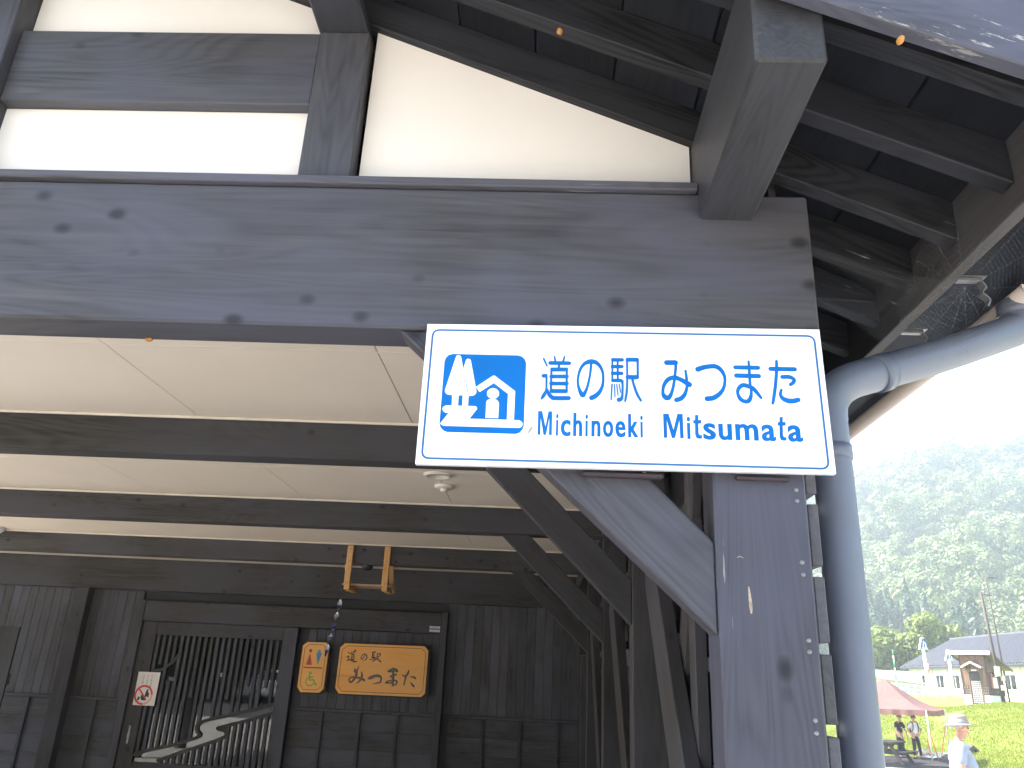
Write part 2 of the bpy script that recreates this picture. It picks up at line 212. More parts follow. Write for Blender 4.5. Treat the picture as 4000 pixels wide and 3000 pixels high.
PLASTER = plain('white_plaster', (.84, .775, .70), .8, .3, nscale=3, namt=.025, bump=.04)
CEIL = plain('cream_ceiling_board', (.76, .665, .56), .55, .4, nscale=1.2, namt=.05)
CTRIM = plain('cream_trim', (.74, .66, .55), .5, .4)
PIPE = plain('blue_grey_pipe', (.125, .142, .185), .42, .5, nscale=5, namt=.07)
GUT = plain('beige_gutter', (.56, .47, .40), .4, .5, namt=.04)
STEEL = plain('galvanised_steel', (.24, .235, .235), .4, .5, .7, nscale=30, namt=.2)
BLACKM = plain('black_roof_metal', (.012, .013, .017), .4, .5, namt=.15)
CONC = plain('porch_concrete', (.46, .44, .40), .85, .3, nscale=4, namt=.15, bump=.1)
SIGNW = plain('sign_white', (.86, .86, .86), .35, .5, nscale=2, namt=.01)
BLUE = plain('sign_blue', (.002, .125, .42), .5, .15, nscale=6, namt=.10)
BLUED = plain('sign_border_blue', (.012, .11, .32), .35, .5, nscale=6, namt=.15)
GREYL = plain('sign_grey', (.30, .30, .42), .5)
REDW = wood('reddish_block', 'X', (.028, .022, .021), (.06, .046, .044), rough=.7, var=0)
INK = plain('carved_ink', (.02, .018, .018), .35, .5, nscale=60, namt=.5)
INK_SHEEN = plain('painted_sheen_grey', (.16, .165, .17), .4, .5, nscale=60, namt=.3)  # grey for the sheen painted over the carved ink
GROOVE = plain('burnt_groove', (.09, .035, .012), .6)
RED = plain('carved_red', (.55, .05, .06), .5); SKYB = plain('carved_blue', (.05, .26, .46), .5); GREEN = plain('carved_green', (.22, .45, .06), .5)
BLACK = plain('matt_black', (.012, .012, .013), .5)
PAPER = plain('notice_paper', (.80, .74, .70), .6, .4, namt=.02)
NRED = plain('print_red', (.60, .05, .04), .5); PINK = plain('faded_print', (.75, .42, .36), .5)
PGREY = plain('print_grey', (.25, .23, .22), .6)
STICKB = plain('sticker_blue', (.05, .16, .45), .4)
LAMPW = plain('white_plastic', (.72, .66, .57), .4, .5, namt=.02)
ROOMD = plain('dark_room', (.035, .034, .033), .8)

def glassmat(name, tint, ior):
    t = NT(name)
    fr = t.n('Fresnel'); fr.inputs[0].default_value = ior
    g = t.n('BsdfGlossy'); g.inputs['Roughness'].default_value = .012; g.inputs['Color'].default_value = (.96, .97, .95, 1)
    tr = t.n('BsdfTransparent'); tr.inputs[0].default_value = (*tint, 1)
    mx = t.n('MixShader'); t.l(fr.outputs[0], mx.inputs[0]); t.l(tr.outputs[0], mx.inputs[1]); t.l(g.outputs[0], mx.inputs[2])
    MATS[name] = t.done(mx.outputs[0]); return MATS[name]
GLASS = glassmat('door_glass', (.45, .46, .46), 1.62)
GLASS2 = glassmat('window_glass', (.35, .37, .38), 1.9)

# ------------------------------------------------------------------ mesh helpers
def link(o): COL.objects.link(o); return o
def mesh_py(name, v, f, smooth=False):
    me = bpy.data.meshes.new(name); me.from_pydata([tuple(p) for p in v], [], [tuple(q) for q in f]); me.update()
    if smooth: me.polygons.foreach_set('use_smooth', [True]*len(me.polygons))
    return me
def mesh_bm(name, bm, smooth=False):
    bmesh.ops.recalc_face_normals(bm, faces=bm.faces)
    me = bpy.data.meshes.new(name); bm.to_mesh(me); bm.free()
    if smooth: me.polygons.foreach_set('use_smooth', [True]*len(me.polygons))
    return me
def empty(name, loc, label=None, cat=None, group=None, rz=0):
    o = link(bpy.data.objects.new(name, None)); o.location = loc; o.rotation_euler = (0, 0, rz); o.empty_display_size = .2
    return tag(o, label, cat, group) if label else o
def tag(o, label=None, cat=None, group=None, kind=None):
    if label: o['label'] = label
    if cat: o['category'] = cat
    if group: o['group'] = group
    if kind: o['kind'] = kind
    return o
def mw(o):
    m = Matrix.LocRotScale(o.location, o.rotation_euler, o.scale)
    if o.parent: m = mw(o.parent) @ o.matrix_parent_inverse @ m
    return m
def ob(name, me, mat, parent=None, loc=(0, 0, 0), rot=(0, 0, 0), local=False):
    """one mesh object; loc and rot are in the world unless local"""
    if mat is not None and (len(me.materials) == 0): me.materials.append(mat)
    o = link(bpy.data.objects.new(name, me)); o.location = loc; o.rotation_euler = rot
    if mat is not None and me.materials[0] != mat:
        o.material_slots[0].link = 'OBJECT'; o.material_slots[0].material = mat
    if parent is not None:
        o.parent = parent
        if not local: o.matrix_parent_inverse = mw(parent).inverted()
    return o
_bc = {}
def box_me(dx, dy, dz, bev=.003):
    k = (round(dx, 4), round(dy, 4), round(dz, 4), bev)
    if k in _bc: return _bc[k]
    bm = bmesh.new(); bmesh.ops.create_cube(bm, size=1)
    bmesh.ops.scale(bm, vec=(dx, dy, dz), verts=bm.verts)
    if bev: bmesh.ops.bevel(bm, geom=bm.edges[:]+bm.verts[:], offset=min(bev, min(dx, dy, dz)*.3), segments=1, affect='EDGES')
    _bc[k] = mesh_bm('block', bm); return _bc[k]
def box(name, x0, x1, y0, y1, z0, z1, mat, parent=None, bev=.003):
    me = box_me(x1-x0, y1-y0, z1-z0, bev)
    return ob(name, me, mat, parent, ((x0+x1)/2, (y0+y1)/2, (z0+z1)/2))
def lbox(name, c, d, mat, parent, rot=(0, 0, 0), bev=.003):
    """block in the parent's own space"""
    return ob(name, box_me(*d, bev), mat, parent, c, rot, local=True)
def prism_bm(poly, y0, y1, bev=0):
    """polygon in xz extruded along y"""
    bm = bmesh.new(); a = [bm.verts.new((x, y0, z)) for x, z in poly]; b = [bm.verts.new((x, y1, z)) for x, z in poly]
    n = len(poly); bm.faces.new(a); bm.faces.new(b[::-1])
    for i in range(n): bm.faces.new((a[i], b[i], b[(i+1) % n], a[(i+1) % n]))
    bmesh.ops.recalc_face_normals(bm, faces=bm.faces)
    if bev: bmesh.ops.bevel(bm, geom=bm.edges[:]+bm.verts[:], offset=bev, segments=1, affect='EDGES')
    return bm
def prism(name, poly, y0, y1, mat, parent=None, bev=.003, ang=0.0):
    cx = sum(p[0] for p in poly)/len(poly); cz = sum(p[1] for p in poly)/len(poly); cy = (y0+y1)/2
    ca, sa = math.cos(ang), math.sin(ang)
    loc = [((x-cx)*ca-(z-cz)*sa, (x-cx)*sa+(z-cz)*ca) for x, z in poly]     # undo a turn of ang about y
    return ob(name, mesh_bm(name, prism_bm(loc, y0-cy, y1-cy, bev)), mat, parent, (cx, cy, cz), (0, ang, 0))
def tube_me(name, pts, rad, seg=12, cap=True, smooth=True):
    pts = [Vector(p) for p in pts]; n = len(pts); rad = rad if isinstance(rad, (list, tuple)) else [rad]*n
    v, f = [], []; up = None
    for i, p in enumerate(pts):
        d = (pts[min(i+1, n-1)]-pts[max(i-1, 0)]).normalized()
        if up is None: up = Vector((0, 0, 1)) if abs(d.z) < .9 else Vector((1, 0, 0))
        s = d.cross(up).normalized(); up = s.cross(d).normalized()
        for k in range(seg):
            a = 2*math.pi*k/seg; v.append(p+(s*math.cos(a)+up*math.sin(a))*rad[i])
    for i in range(n-1):
        for k in range(seg):
            k2 = (k+1) % seg; f.append((i*seg+k, i*seg+k2, (i+1)*seg+k2, (i+1)*seg+k))
    if cap: f.append(tuple(range(seg))[::-1]); f.append(tuple((n-1)*seg+k for k in range(seg)))
    me = mesh_py(name, v, f)
    if smooth:
        for p in me.polygons: p.use_smooth = len(p.vertices) == 4
    return me
def cyl_me(name, r0, r1, h, seg=16, smooth=True):
    return tube_me(name, [(0, 0, 0), (0, 0, h)], [r0, r1], seg, True, smooth)
def lathe_me(name, prof, seg=28):
    v, f = [], []
    for r, z in prof:
        for k in range(seg): a = 2*math.pi*k/seg; v.append((r*math.cos(a), r*math.sin(a), z))
    for i in range(len(prof)-1):
        for k in range(seg): k2 = (k+1) % seg; f.append((i*seg+k, i*seg+k2, (i+1)*seg+k2, (i+1)*seg+k))
    f.append(tuple((len(prof)-1)*seg+k for k in range(seg)))
    return mesh_py(name, v, f, True)
def crom(pts, n=6):
    if len(pts) < 3: return [np.array(p, float) for p in pts]
    P = [np.array(p, float) for p in pts]; P = [2*P[0]-P[1]]+P+[2*P[-1]-P[-2]]; out = []
    for i in range(1, len(P)-2):
        for k in range(n):
            t = k/n; a, b, c, d = P[i-1], P[i], P[i+1], P[i+2]
            out.append(.5*((2*b)+(-a+c)*t+(2*a-5*b+4*c-d)*t*t+(-a+3*b-3*c+d)*t**3))
    return out+[P[-2]]
def strokes_me(name, strokes, h0=0.0, dh=.0003, n=6):
    """flat brush strokes (x, z, width in mm) facing -y as one mesh, each stroke a hair above the last"""
    v, f = [], []; lay = 0
    for s in strokes:
        pts = crom(s, n); y = -(h0+dh*lay); lay += 1; base = len(v); m = len(pts)
        for i, p in enumerate(pts):
            d = np.array(pts[min(i+1, m-1)][:2])-np.array(pts[max(i-1, 0)][:2]); d = d/(np.linalg.norm(d)+1e-9)
            q = np.array((-d[1], d[0]))*max(p[2], .5)/2
            yy = y-.000004*i; v.append(((p[0]+q[0])/1000, yy, (p[1]+q[1])/1000)); v.append(((p[0]-q[0])/1000, yy, (p[1]-q[1])/1000))
        for i in range(m-1): f.append((base+2*i, base+2*i+1, base+2*i+3, base+2*i+2))
        for end, sg in ((0, -1), (m-1, 1)):
            p = pts[end]; o = pts[1] if end == 0 else pts[m-2]
            d = np.array(p[:2])-np.array(o[:2]); a0 = math.atan2(d[1], d[0]); b2 = len(v); r = max(p[2], .5)/2
            for k in range(9):
                a = a0-math.pi/2+math.pi*k/8; v.append(((p[0]+r*math.cos(a))/1000, y-.000004*end-.000002, (p[1]+r*math.sin(a))/1000))
            f.append(tuple(range(b2, b2+9)))
    bm = bmesh.new(); vs = [bm.verts.new(p) for p in v]
    for q in f:
        fc = bm.faces.new([vs[i] for i in q]); fc.normal_update()
        if fc.normal.y > 0: fc.normal_flip()
    me = bpy.data.meshes.new(name); bm.to_mesh(me); bm.free(); return me
def poly_me(name, poly, y=0.0, depth=0.0):
    """flat outline (x, z in mm) facing -y"""
    if depth: return mesh_bm(name, prism_bm([(x/1000, z/1000) for x, z in poly], -y, -y+depth))
    bm = bmesh.new(); fc = bm.faces.new([bm.verts.new((x/1000, -y, z/1000)) for x, z in poly]); fc.normal_update()
    if fc.normal.y > 0: fc.normal_flip()
    bmesh.ops.triangulate(bm, faces=bm.faces); me = bpy.data.meshes.new(name); bm.to_mesh(me); bm.free(); return me
def text_me(name, body, offset=0.0, space=1.0):
    cu = bpy.data.curves.new(name, 'FONT'); cu.body = body; cu.offset = offset; cu.space_character = space; cu.resolution_u = 4
    o = link(bpy.data.objects.new(name, cu)); dg = bpy.context.evaluated_depsgraph_get(); dg.update()
    me = bpy.data.meshes.new_from_object(o.evaluated_get(dg)); bpy.data.objects.remove(o); bpy.data.curves.remove(cu)
    a = np.zeros(len(me.vertices)*3); me.vertices.foreach_get('co', a); a = a.reshape(-1, 3)
    return me, a.min(0), a.max(0)
def set_co(me, a): me.vertices.foreach_set('co', a.astype(np.float64).ravel()); me.update()
def copy_tree(o, parent=None):
    c = o.copy(); link(c); c.parent = parent
    for ch in list(o.children): copy_tree(ch, c)
    return c

# ------------------------------------------------------------------ ground and terrain
def sstep(a, b, x):
    t = min(1, max(0, (x-a)/(b-a))); return t*t*(3-2*t)
def bank_q(x, y): return y-44+2*(x-.42*y)
def ground_z(x, y):
    z = -.07-.03*min(max(y, 0), 40)
    if x > 8:
        q = bank_q(x, y)
        z += 2.62*sstep(-2, 27, q)*sstep(8, 13, x)
        b = 1.1*max(0.0, (sstep(2, 12, q)-sstep(14, 30, q)))
        if q > -3: z += (.35*mnoise.noise((x*.16, y*.16, 2.3))+.10*mnoise.noise((x*.6, y*.6, 5.1)))*sstep(-3, 6, q)*(1-sstep(24, 34, q)*.8)
        # bed of the little stream that tumbles down the bank
        cx = 18.3+(y-40)*.5; d = abs(x-cx-.5*math.sin(y*.6)); 
        if 38 < y < 54: z -= .42*math.exp(-(d/.9)**2)*sstep(38, 41, y)
    if y > 62: z += (y-62)*.02
    return z
def axis_pts(segs):
    out = []
    for a, b, s in segs:
        n = max(1, int(round((b-a)/s))); out += [a+(b-a)*i/n for i in range(n)]
    return out+[segs[-1][1]]
gx = axis_pts([(-400, -60, 60), (-60, -10, 10), (-10, 8, 3), (8, 34, .55), (34, 70, 3), (70, 200, 20), (200, 900, 100)])
gy = axis_pts([(-300, -60, 60), (-60, -4, 8), (-4, 26, 3), (26, 66, .6), (66, 120, 3), (120, 240, 15), (240, 1200, 120)])
gv = [(x, y, ground_z(x, y)) for y in gy for x in gx]; nx = len(gx)
gf = [(j*nx+i, j*nx+i+1, (j+1)*nx+i+1, (j+1)*nx+i) for j in range(len(gy)-1) for i in range(nx-1)]
t = NT('ground_paving_and_grass')
geo = t.n('NewGeometry'); sx = t.n('SeparateXYZ'); t.l(geo.outputs['Position'], sx.inputs[0])
pv = t.n('Mapping'); t.l(geo.outputs['Position'], pv.inputs[0])
n1 = t.noise(pv.outputs[0], .35, 4, .6); n2 = t.noise(pv.outputs[0], 6, 4, .6); n3 = t.noise(pv.outputs[0], 40, 3, .6)
conc = t.ramp(t.math('ADD', t.math('MULTIPLY', n1, .4), t.math('MULTIPLY', n2, .6)), [(.3, (.44, .42, .38)), (.7, (.56, .53, .48))])
asph = t.ramp(n3, [(.3, (.075, .075, .076)), (.7, (.13, .13, .128))])
paved = t.mix(t.ramp(t.math('MULTIPLY', t.math('ADD', sx.outputs[1], 9.0), -1), [(0.0, 0.0), (.3, 1.0)]), conc, asph)
grass = t.ramp(t.math('ADD', t.math('MULTIPLY', n1, .5), t.math('MULTIPLY', n2, .5)), [(.3, (.09, .14, .02)), (.5, (.15, .20, .03)), (.7, (.24, .26, .055))])
q_ = t.math('ADD', t.math('MULTIPLY', sx.outputs[0], 2.0), t.math('MULTIPLY', sx.outputs[1], .16))
q_ = t.math('ADD', t.math('SUBTRACT', q_, 44.0), t.math('MULTIPLY', t.math('SUBTRACT', n1, .5), 5.0))
gm = t.math('MULTIPLY', t.ramp(t.math('MULTIPLY', t.math('ADD', q_, 4), .5), [(0.0, 0.0), (1.0, 1.0)]), t.math('GREATER_THAN', sx.outputs[0], 9.0))
t.done(t.bsdf(t.mix(gm, paved, grass), .85, .25, bump=t.math('ADD', n2, t.math('MULTIPLY', n3, .4)), bstr=.35, bdist=.03))
g = ob('ground', mesh_py('ground', gv, gf, True), t.m); tag(g, kind='structure')
floor = box('porch_floor', -7.3, .75, 1.25, 9.1, -.12, 0, CONC, bev=.01); tag(floor, kind='structure')

# ------------------------------------------------------------------ the timber building
BLD = empty('timber_building', (-3.2, 5.3, 0), 'black timber rest-stop building with white plaster gable and open porch', 'building')
TH = math.atan(.433)
RIDGE = -3.2
def zr(x):
    if x < RIDGE: x = 2*RIDGE-x
    return 3.265-.433*(x+.506)
random.seed(4)
box('front_beam', -7.0, .609, 1.62, 1.737, 2.334, 2.71, W_BEAM, BLD, .006)
box('ledge_board', -6.95, .349, 1.607, 1.70, 2.7125, 2.735, W_LEDGE, BLD, .003)
def plaster(poly): prism('plaster_panel', poly, 1.687, 1.712, PLASTER, BLD, .0)
plaster([(-.50, 2.7365), (.347, 2.7365), (.347, zr(.347)+.004), (-.50, zr(-.5)+.004)])
plaster([(-1.489, 2.7365), (-.647, 2.7365), (-.647, 2.983), (-1.489, 2.983)])
plaster([(-1.489, 3.227), (-.656, 3.227), (-.656, zr(-.656)+.004), (-1.489, zr(-1.489)+.004)])
plaster([(-4.77, 2.7365), (-1.632, 2.7365), (-1.632, zr(-1.632)+.004), (RIDGE, zr(RIDGE)+.004), (-4.77, zr(-4.77)+.004)])
plaster([(-6.9, 2.7365), (-4.91, 2.7365), (-4.91, zr(-4.91)+.004), (-6.9, zr(-6.9)+.004)])
box('strut', -.645, -.511, 1.645, 1.705, 2.7375, 3.223, W['Z'], BLD)
box('strut', -1.63, -1.491, 1.62, 1.705, 2.7375, 3.64, W['Z'], BLD)
box('strut', -4.91, -4.771, 1.62, 1.705, 2.7375, 3.64, W['Z'], BLD)
box('tie_beam', -1.4895, -.6465, 1.653, 1.704, 2.985, 3.225, W['X'], BLD)
def purlin(x0, x1, zb, yn=1.105):
    p = ob('purlin', mesh_bm('purlin', prism_bm([(x0, zb), (x1, zb), (x1, zr(x1)-.001), (x0, zr(x0)-.001)], yn, 1.75, .006)), W_PURL, BLD); return p
purlin(.351, .478, 2.638)
purlin(-.653, -.518, 3.226)
purlin(-1.63, -1.50, 3.642)
# end-grain disc on the near purlin: growth rings cut into the end face
rg = []
for i in range(10):
    r = 12+i*9; arc = [(351+62+r*1.0*math.cos(a), 2638+175+r*.8*math.sin(a), 1.1) for a in np.linspace(math.pi*1.02, math.pi*1.98, 26)]
    arc = [p for p in arc if 357 < p[0] < 472 and p[1] > 2645]
    if len(arc) > 3: rg.append(arc)
pr_end = [o for o in BLD.children if o.name.startswith('purlin')][0]
ob('growth_rings', strokes_me('growth_rings', rg, n=1), BLACK, pr_end, (0, 1.1046, 0))
# rafters, one by one, down the right slope
RL = [(RIDGE, zr(RIDGE)), (.975, zr(.975)), (.975, zr(.975)+.108), (RIDGE, zr(RIDGE)+.108)]
cx = sum(p[0] for p in RL)/4; cz = sum(p[1] for p in RL)/4
first = None
for k in range(-2, 34):
    y = 1.663+.232*k
    if first is None:
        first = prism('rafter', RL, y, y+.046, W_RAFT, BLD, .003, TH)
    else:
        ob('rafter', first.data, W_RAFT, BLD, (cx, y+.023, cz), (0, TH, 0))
# boards of the roof deck run along the building
nb = 20; wbd = (.99-RIDGE)/nb; bme = None
for i in range(nb):
    xa = RIDGE+i*wbd+.0025; xb = RIDGE+(i+1)*wbd-.0025
    pl = [(xa, zr(xa)+.109), (xb, zr(xb)+.109), (xb, zr(xb)+.123), (xa, zr(xa)+.123)]
    cxx = (xa+xb)/2; czz = sum(p[1] for p in pl)/4
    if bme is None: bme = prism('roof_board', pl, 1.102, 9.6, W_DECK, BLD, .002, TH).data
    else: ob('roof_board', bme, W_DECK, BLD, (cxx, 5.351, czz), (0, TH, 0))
prism('roof_covering', [(RIDGE, zr(RIDGE)+.128), (1.27, zr(1.27)+.128), (1.27, zr(1.27)+.17), (RIDGE, zr(RIDGE)+.17)], 1.04, 9.7, BLACKM, BLD, 0, TH)
xl = 2*RIDGE-1.27
prism('roof_covering', [(RIDGE, zr(RIDGE)+.108), (xl, zr(xl)+.108), (xl, zr(xl)+.17), (RIDGE, zr(RIDGE)+.17)], 1.04, 9.7, BLACKM, BLD, 0, -TH)
prism('barge_board', [(RIDGE, zr(RIDGE)-.105), (1.04, zr(1.04)-.105), (1.04, zr(1.04)+.165), (RIDGE, zr(RIDGE)+.165)], 1.069, 1.1, W_BARGE, BLD, .003, TH)
prism('barge_board', [(RIDGE, zr(RIDGE)-.105), (2*RIDGE-1.04, zr(1.04)-.105), (2*RIDGE-1.04, zr(1.04)+.165), (RIDGE, zr(RIDGE)+.165)], 1.069, 1.1, W_BARGE, BLD, .003, -TH)
box('fascia_board', .976, 1.013, 1.102, 9.6, 2.57, 2.765, W_FASC, BLD)
prism('rear_gable', [(-7.06, 2.69), (.6, 2.69), (.6, zr(.6)+.1), (RIDGE, zr(RIDGE)+.1), (-7.06, zr(-7.06)+.1)], 9.5, 9.54, BLACK, BLD, 0)
box('eave_frieze', .560, .578, 1.75, 9.5, 2.661, 2.89, W['inY'], BLD, 0); box('eave_frieze', -7.02, -7.0, 1.75, 9.5, 2.66, 2.89, W['inY'], BLD, 0)
# front post with bolts, inner posts, braces, ceiling beams
post = box('post', .355, .547, 1.623, 1.737, 0, 2.333, W_POST, BLD, .005)
bolt_me = lathe_me('bolt', [(.0048, 0), (.0048, .002), (.003, .003)], 12)
for z in (1.841, 1.817, 1.691, 1.67, 1.547, 1.525, 1.397, 1.375, 1.247, 1.225, 1.99, 1.967):
    ob('bolt', bolt_me, STEEL, post, (.526, 1.6232, z), (math.pi/2, 0, 0))
ob('nail_scar', strokes_me('nail_scar', [[(0, 26, 2), (1, 10, 5), (2, -12, 6.5), (2, -24, 3)]]), plain('bare_wood_scar', (.34, .27, .20), .7, nscale=90, namt=.6), post, (.4165, 1.6226, 1.762))
ob('nail_scar', strokes_me('nail_scar', [[(-8, 0, 1.2), (-2, 2, 2.2), (5, -1, 1.4)]]), plain('bare_wood_scar', (.34, .27, .20)), post, (.405, 1.6226, 1.846))
BY = [3.475, 5.3, 7.26]
BR1 = [(-.342, 2.333), (-.104, 2.333), (.3545, 1.876), (.3545, 1.694)]
W_BRACE = wood('brace_timber', 'X', (.030, .0285, .030), (.084, .082, .089), rough=.5, knots=.5, scratch=.01, var=0, rings=.3)
W_BRACEI = wood('inner_brace_timber', 'X', (.026, .025, .024), (.066, .063, .06), rough=.55, knots=.2, var=.2)
prism('brace', BR1, 1.632, 1.705, W_BRACE, BLD, .004, math.radians(44))
for i, y in enumerate(BY):
    box('ceiling_beam', -6.95, .547, y, y+.125, 2.5, 2.684, W['inX'], BLD, .004)
    dx = (0, .02, .035)[i]
    box('post', .395+dx, .547+.02*i, y+.002, y+.14, 0, 2.499, W['inZ'], BLD, .004)
    prism('brace', [(-.275, 2.499), (-.085, 2.499), (.394+dx, 2.01), (.394+dx, 1.825)], y+.01, y+.09, W_BRACEI, BLD, .004, math.radians(45))
    box('ceiling_trim', -6.95, .547, y-.014, y-.001, 2.672, 2.6835, CTRIM, BLD, .002)
    box('ceiling_trim', -6.95, .547, y+.126, y+.139, 2.672, 2.6835, CTRIM, BLD, .002)
    prism('brace', [(-6.25, 2.499), (-6.44, 2.499), (-6.80, 2.14), (-6.80, 1.95)], y+.01, y+.09, W_BRACEI, BLD, .004, math.radians(-45))
    box('post', -6.95, -6.8, y+.002, y+.14, 0, 2.499, W['inZ'], BLD, .004)
box('post', -7.0, -6.81, 1.623, 1.737, 0, 2.333, W_POST, BLD, .005)
# ceiling of loose cream boards under a dark backing
ceil = box('ceiling', -7.0, .55, 1.74, 9.1, 2.700, 2.72, BLACK, BLD, 0)
xs = [.548, -.62, -1.64, -2.66, -3.68, -4.70, -5.72, -6.74, -7.0]; ys = [1.742, 2.618, 4.41, 6.20, 7.99, 9.098]
for i in range(len(xs)-1):
    for j in range(len(ys)-1):
        box('ceiling_panel', xs[i+1]+.0016, xs[i]-.0016, ys[j]+.0015, ys[j+1]-.0015, 2.685, 2.697, CEIL, ceil, .0015)
for y in ys[1:-1]: box('ceiling_joint_strip', -6.95, .548, y-.004, y+.004, 2.6835, 2.6848, CTRIM, ceil, 0)
# side wall on the right: outer boards with gaps, battens and crossed braces inside
sw = box('side_wall', .5795, .585, 1.90, 9.1, .05, 2.66, BLACK, BLD, 0)
z = .062; 
while z < 2.3:
    bz = 1.69+.15*round((z-1.69)/.15)
    box('siding_board', .556, .5785, 1.652, 9.1, bz, bz+.128, W['bdY'], sw, .002); z += .15
for z0 in (.55, 1.08, 1.64, 1.79, 2.2): box('batten', .538, .5555, 1.74, 9.1, z0, z0+.045, W['inY'], sw, .002)
def yz_bar(name, ya, za, yb, zb, w, x0, x1, mat):
    L = math.hypot(yb-ya, zb-za); a = math.atan2(zb-za, yb-ya)
    ob(name, box_me(x1-x0, L, w, .003), mat, BLD, ((x0+x1)/2, (ya+yb)/2, (za+zb)/2), (a, 0, 0))
yz_bar('diagonal_brace', 1.95, .40, 3.42, 2.10, .24, .45, .50, W['inY'])
yz_bar('diagonal_brace', 3.36, .70, 2.62, 2.36, .12, .503, .536, W['inY'])
yz_bar('diagonal_brace', 3.70, .40, 5.22, 2.10, .24, .45, .50, W['inY'])
yz_bar('diagonal_brace', 5.55, .40, 7.20, 2.10, .24, .45, .50, W['inY'])
box('stud', .50, .54, 2.66, 2.76, .05, 2.6, W['inZ'], BLD)
box('side_beam', .40, .545, 1.74, 9.1, 2.505, 2.66, W['inY'], BLD)
box('side_wall_left', -7.06, -7.02, 8.6, 9.2, 0, 2.68, W['bdY'], BLD)

# back wall: beam, boards, rail, battens, door frame
bw = box('back_wall', -2.70, .60, 9.20, 9.235, 0, 2.69, BLACK, BLD, 0)
box('back_wall_end', -7.06, -4.46, 9.20, 9.235, 0, 2.69, BLACK, BLD, 0)
box('back_wall_head', -4.459, -2.701, 9.20, 9.235, 2.01, 2.69, BLACK, BLD, 0)
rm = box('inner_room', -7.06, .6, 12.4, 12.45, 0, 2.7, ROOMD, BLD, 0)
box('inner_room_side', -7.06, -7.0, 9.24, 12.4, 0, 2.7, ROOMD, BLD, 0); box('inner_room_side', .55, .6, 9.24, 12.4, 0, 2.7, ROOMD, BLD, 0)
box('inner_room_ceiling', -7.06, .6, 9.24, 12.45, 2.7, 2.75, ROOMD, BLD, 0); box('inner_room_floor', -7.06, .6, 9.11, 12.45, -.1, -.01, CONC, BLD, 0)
box('wall_beam', -6.98, .55, 9.10, 9.199, 2.335, 2.684, W['inX'], BLD, .004)
def boards(x0, x1, z0, z1, y, w=.1):
    n = max(1, round((x1-x0)/w)); s = (x1-x0)/n
    for i in range(n):
        box('wall_board', x0+i*s+.0015, x0+(i+1)*s-.0015, y+random.uniform(0, .0025), y+.02, z0, z1, W['bdZ'], bw, .0015)
def dado(x0, x1, bx, y):
    box('dado_rail', x0, x1, y-.028, y+.012, 1.152, 1.18, W_TRIM, bw, .003)
    n = 6
    for i in range(n): box('dado_board', x0, x1, y+.004+.002*(i % 2), y+.02, .05+i*.183+.001, .05+(i+1)*.183-.001, W['bdX'], bw, .0015)
    for b in bx: box('dado_batten', b-.017, b+.017, y-.018, y+.0035, .05, 1.151, W['Z'], bw, .002)
boards(-1.018, .458, 1.181, 2.334, 9.165); dado(-1.018, .458, (-.98, -.58, -.174, .23), 9.165)
boards(-2.688, -1.088, 1.181, 2.0, 9.16); dado(-2.688, -1.088, (-2.329, -1.916, -1.505), 9.16)
boards(-5.158, -4.552, 1.181, 2.334, 9.165); dado(-5.158, -4.552, (-4.86,), 9.165)
boards(-6.98, -5.322, 1.181, 2.334, 9.165); dado(-6.98, -5.322, (-5.62, -6.03, -6.44), 9.165)
box('pillar', -5.32, -5.16, 9.06, 9.199, 0, 2.334, W['inZ'], BLD, .004)
box('corner_trim', .462, .548, 9.0, 9.16, 0, 1.86, W_TRIM, BLD, .004)
box('door_header', -4.459, -1.087, 9.05, 9.199, 2.003, 2.222, W['inX'], BLD, .004)
box('door_jamb', -4.55, -4.46, 9.045, 9.199, 0, 2.225, W['Z'], BLD, .004)
box('door_jamb', -1.086, -1.02, 9.045, 9.199, 0, 2.235, W['inZ'], BLD, .004)
# sliding door with a lattice that draws hills and a river
door = box('sliding_door', -4.458, -4.288, 9.08, 9.13, .01, 2.0, W['inZ'], BLD, .003)
box('door_stile', -2.848, -2.69, 9.08, 9.13, .01, 2.0, W['Z'], door)
box('door_rail', -4.287, -2.849, 9.08, 9.13, 1.86, 2.0, W['inX'], door); box('door_rail', -4.287, -2.849, 9.08, 9.13, .01, .565, W['inX'], door)
box('pane', -4.287, -2.849, 9.112, 9.117, .565, 1.86, GLASS, door, 0)
UP = [(p[0]/1000, p[1]/1000) for p in D_UP[0]]; LO = [(p[0]/1000, p[1]/1000) for p in D_LO[0]]
def env(line, x, fn):
    zs = [a[1]+(b[1]-a[1])*(x-a[0])/(b[0]-a[0]) for a, b in zip(line, line[1:]) if min(a[0], b[0]) <= x <= max(a[0], b[0]) and a[0] != b[0]]
    return fn(zs) if zs else None
def hill(x): return 1.50+.20*max(0, 1-abs(x+3.93)/.45)-.10*abs(math.sin(x*7))
random.seed(11)
x = -4.255; i = 0
while x < -2.86:
    w = .034
    zu = env(UP, x, max); zl = env(LO, x, min)
    zt = 1.858
    if zu is None: zu = .60
    if i % 3 == 1 and x > -3.95:
        box('slat', x-w/2, x+w/2, 9.086, 9.108, random.choice((1.30, 1.36, 1.45, 1.22)), zt, W['Z'], door, .002)
    elif x < -3.95 and i % 2:
        box('slat', x-w/2, x+w/2, 9.086, 9.108, zu, 1.38, W['Z'], door, .002)
        box('slat', x-w/2, x+w/2, 9.086, 9.108, 1.55, zt, W['Z'], door, .002)
    else:
        box('slat', x-w/2, x+w/2, 9.086, 9.108, zu, zt, W['Z'], door, .002)
    if zl is not None and zl > .60: box('slat', x-w/2, x+w/2, 9.086, 9.108, .565, zl, W['Z'], door, .002)
    x += .0675; i += 1
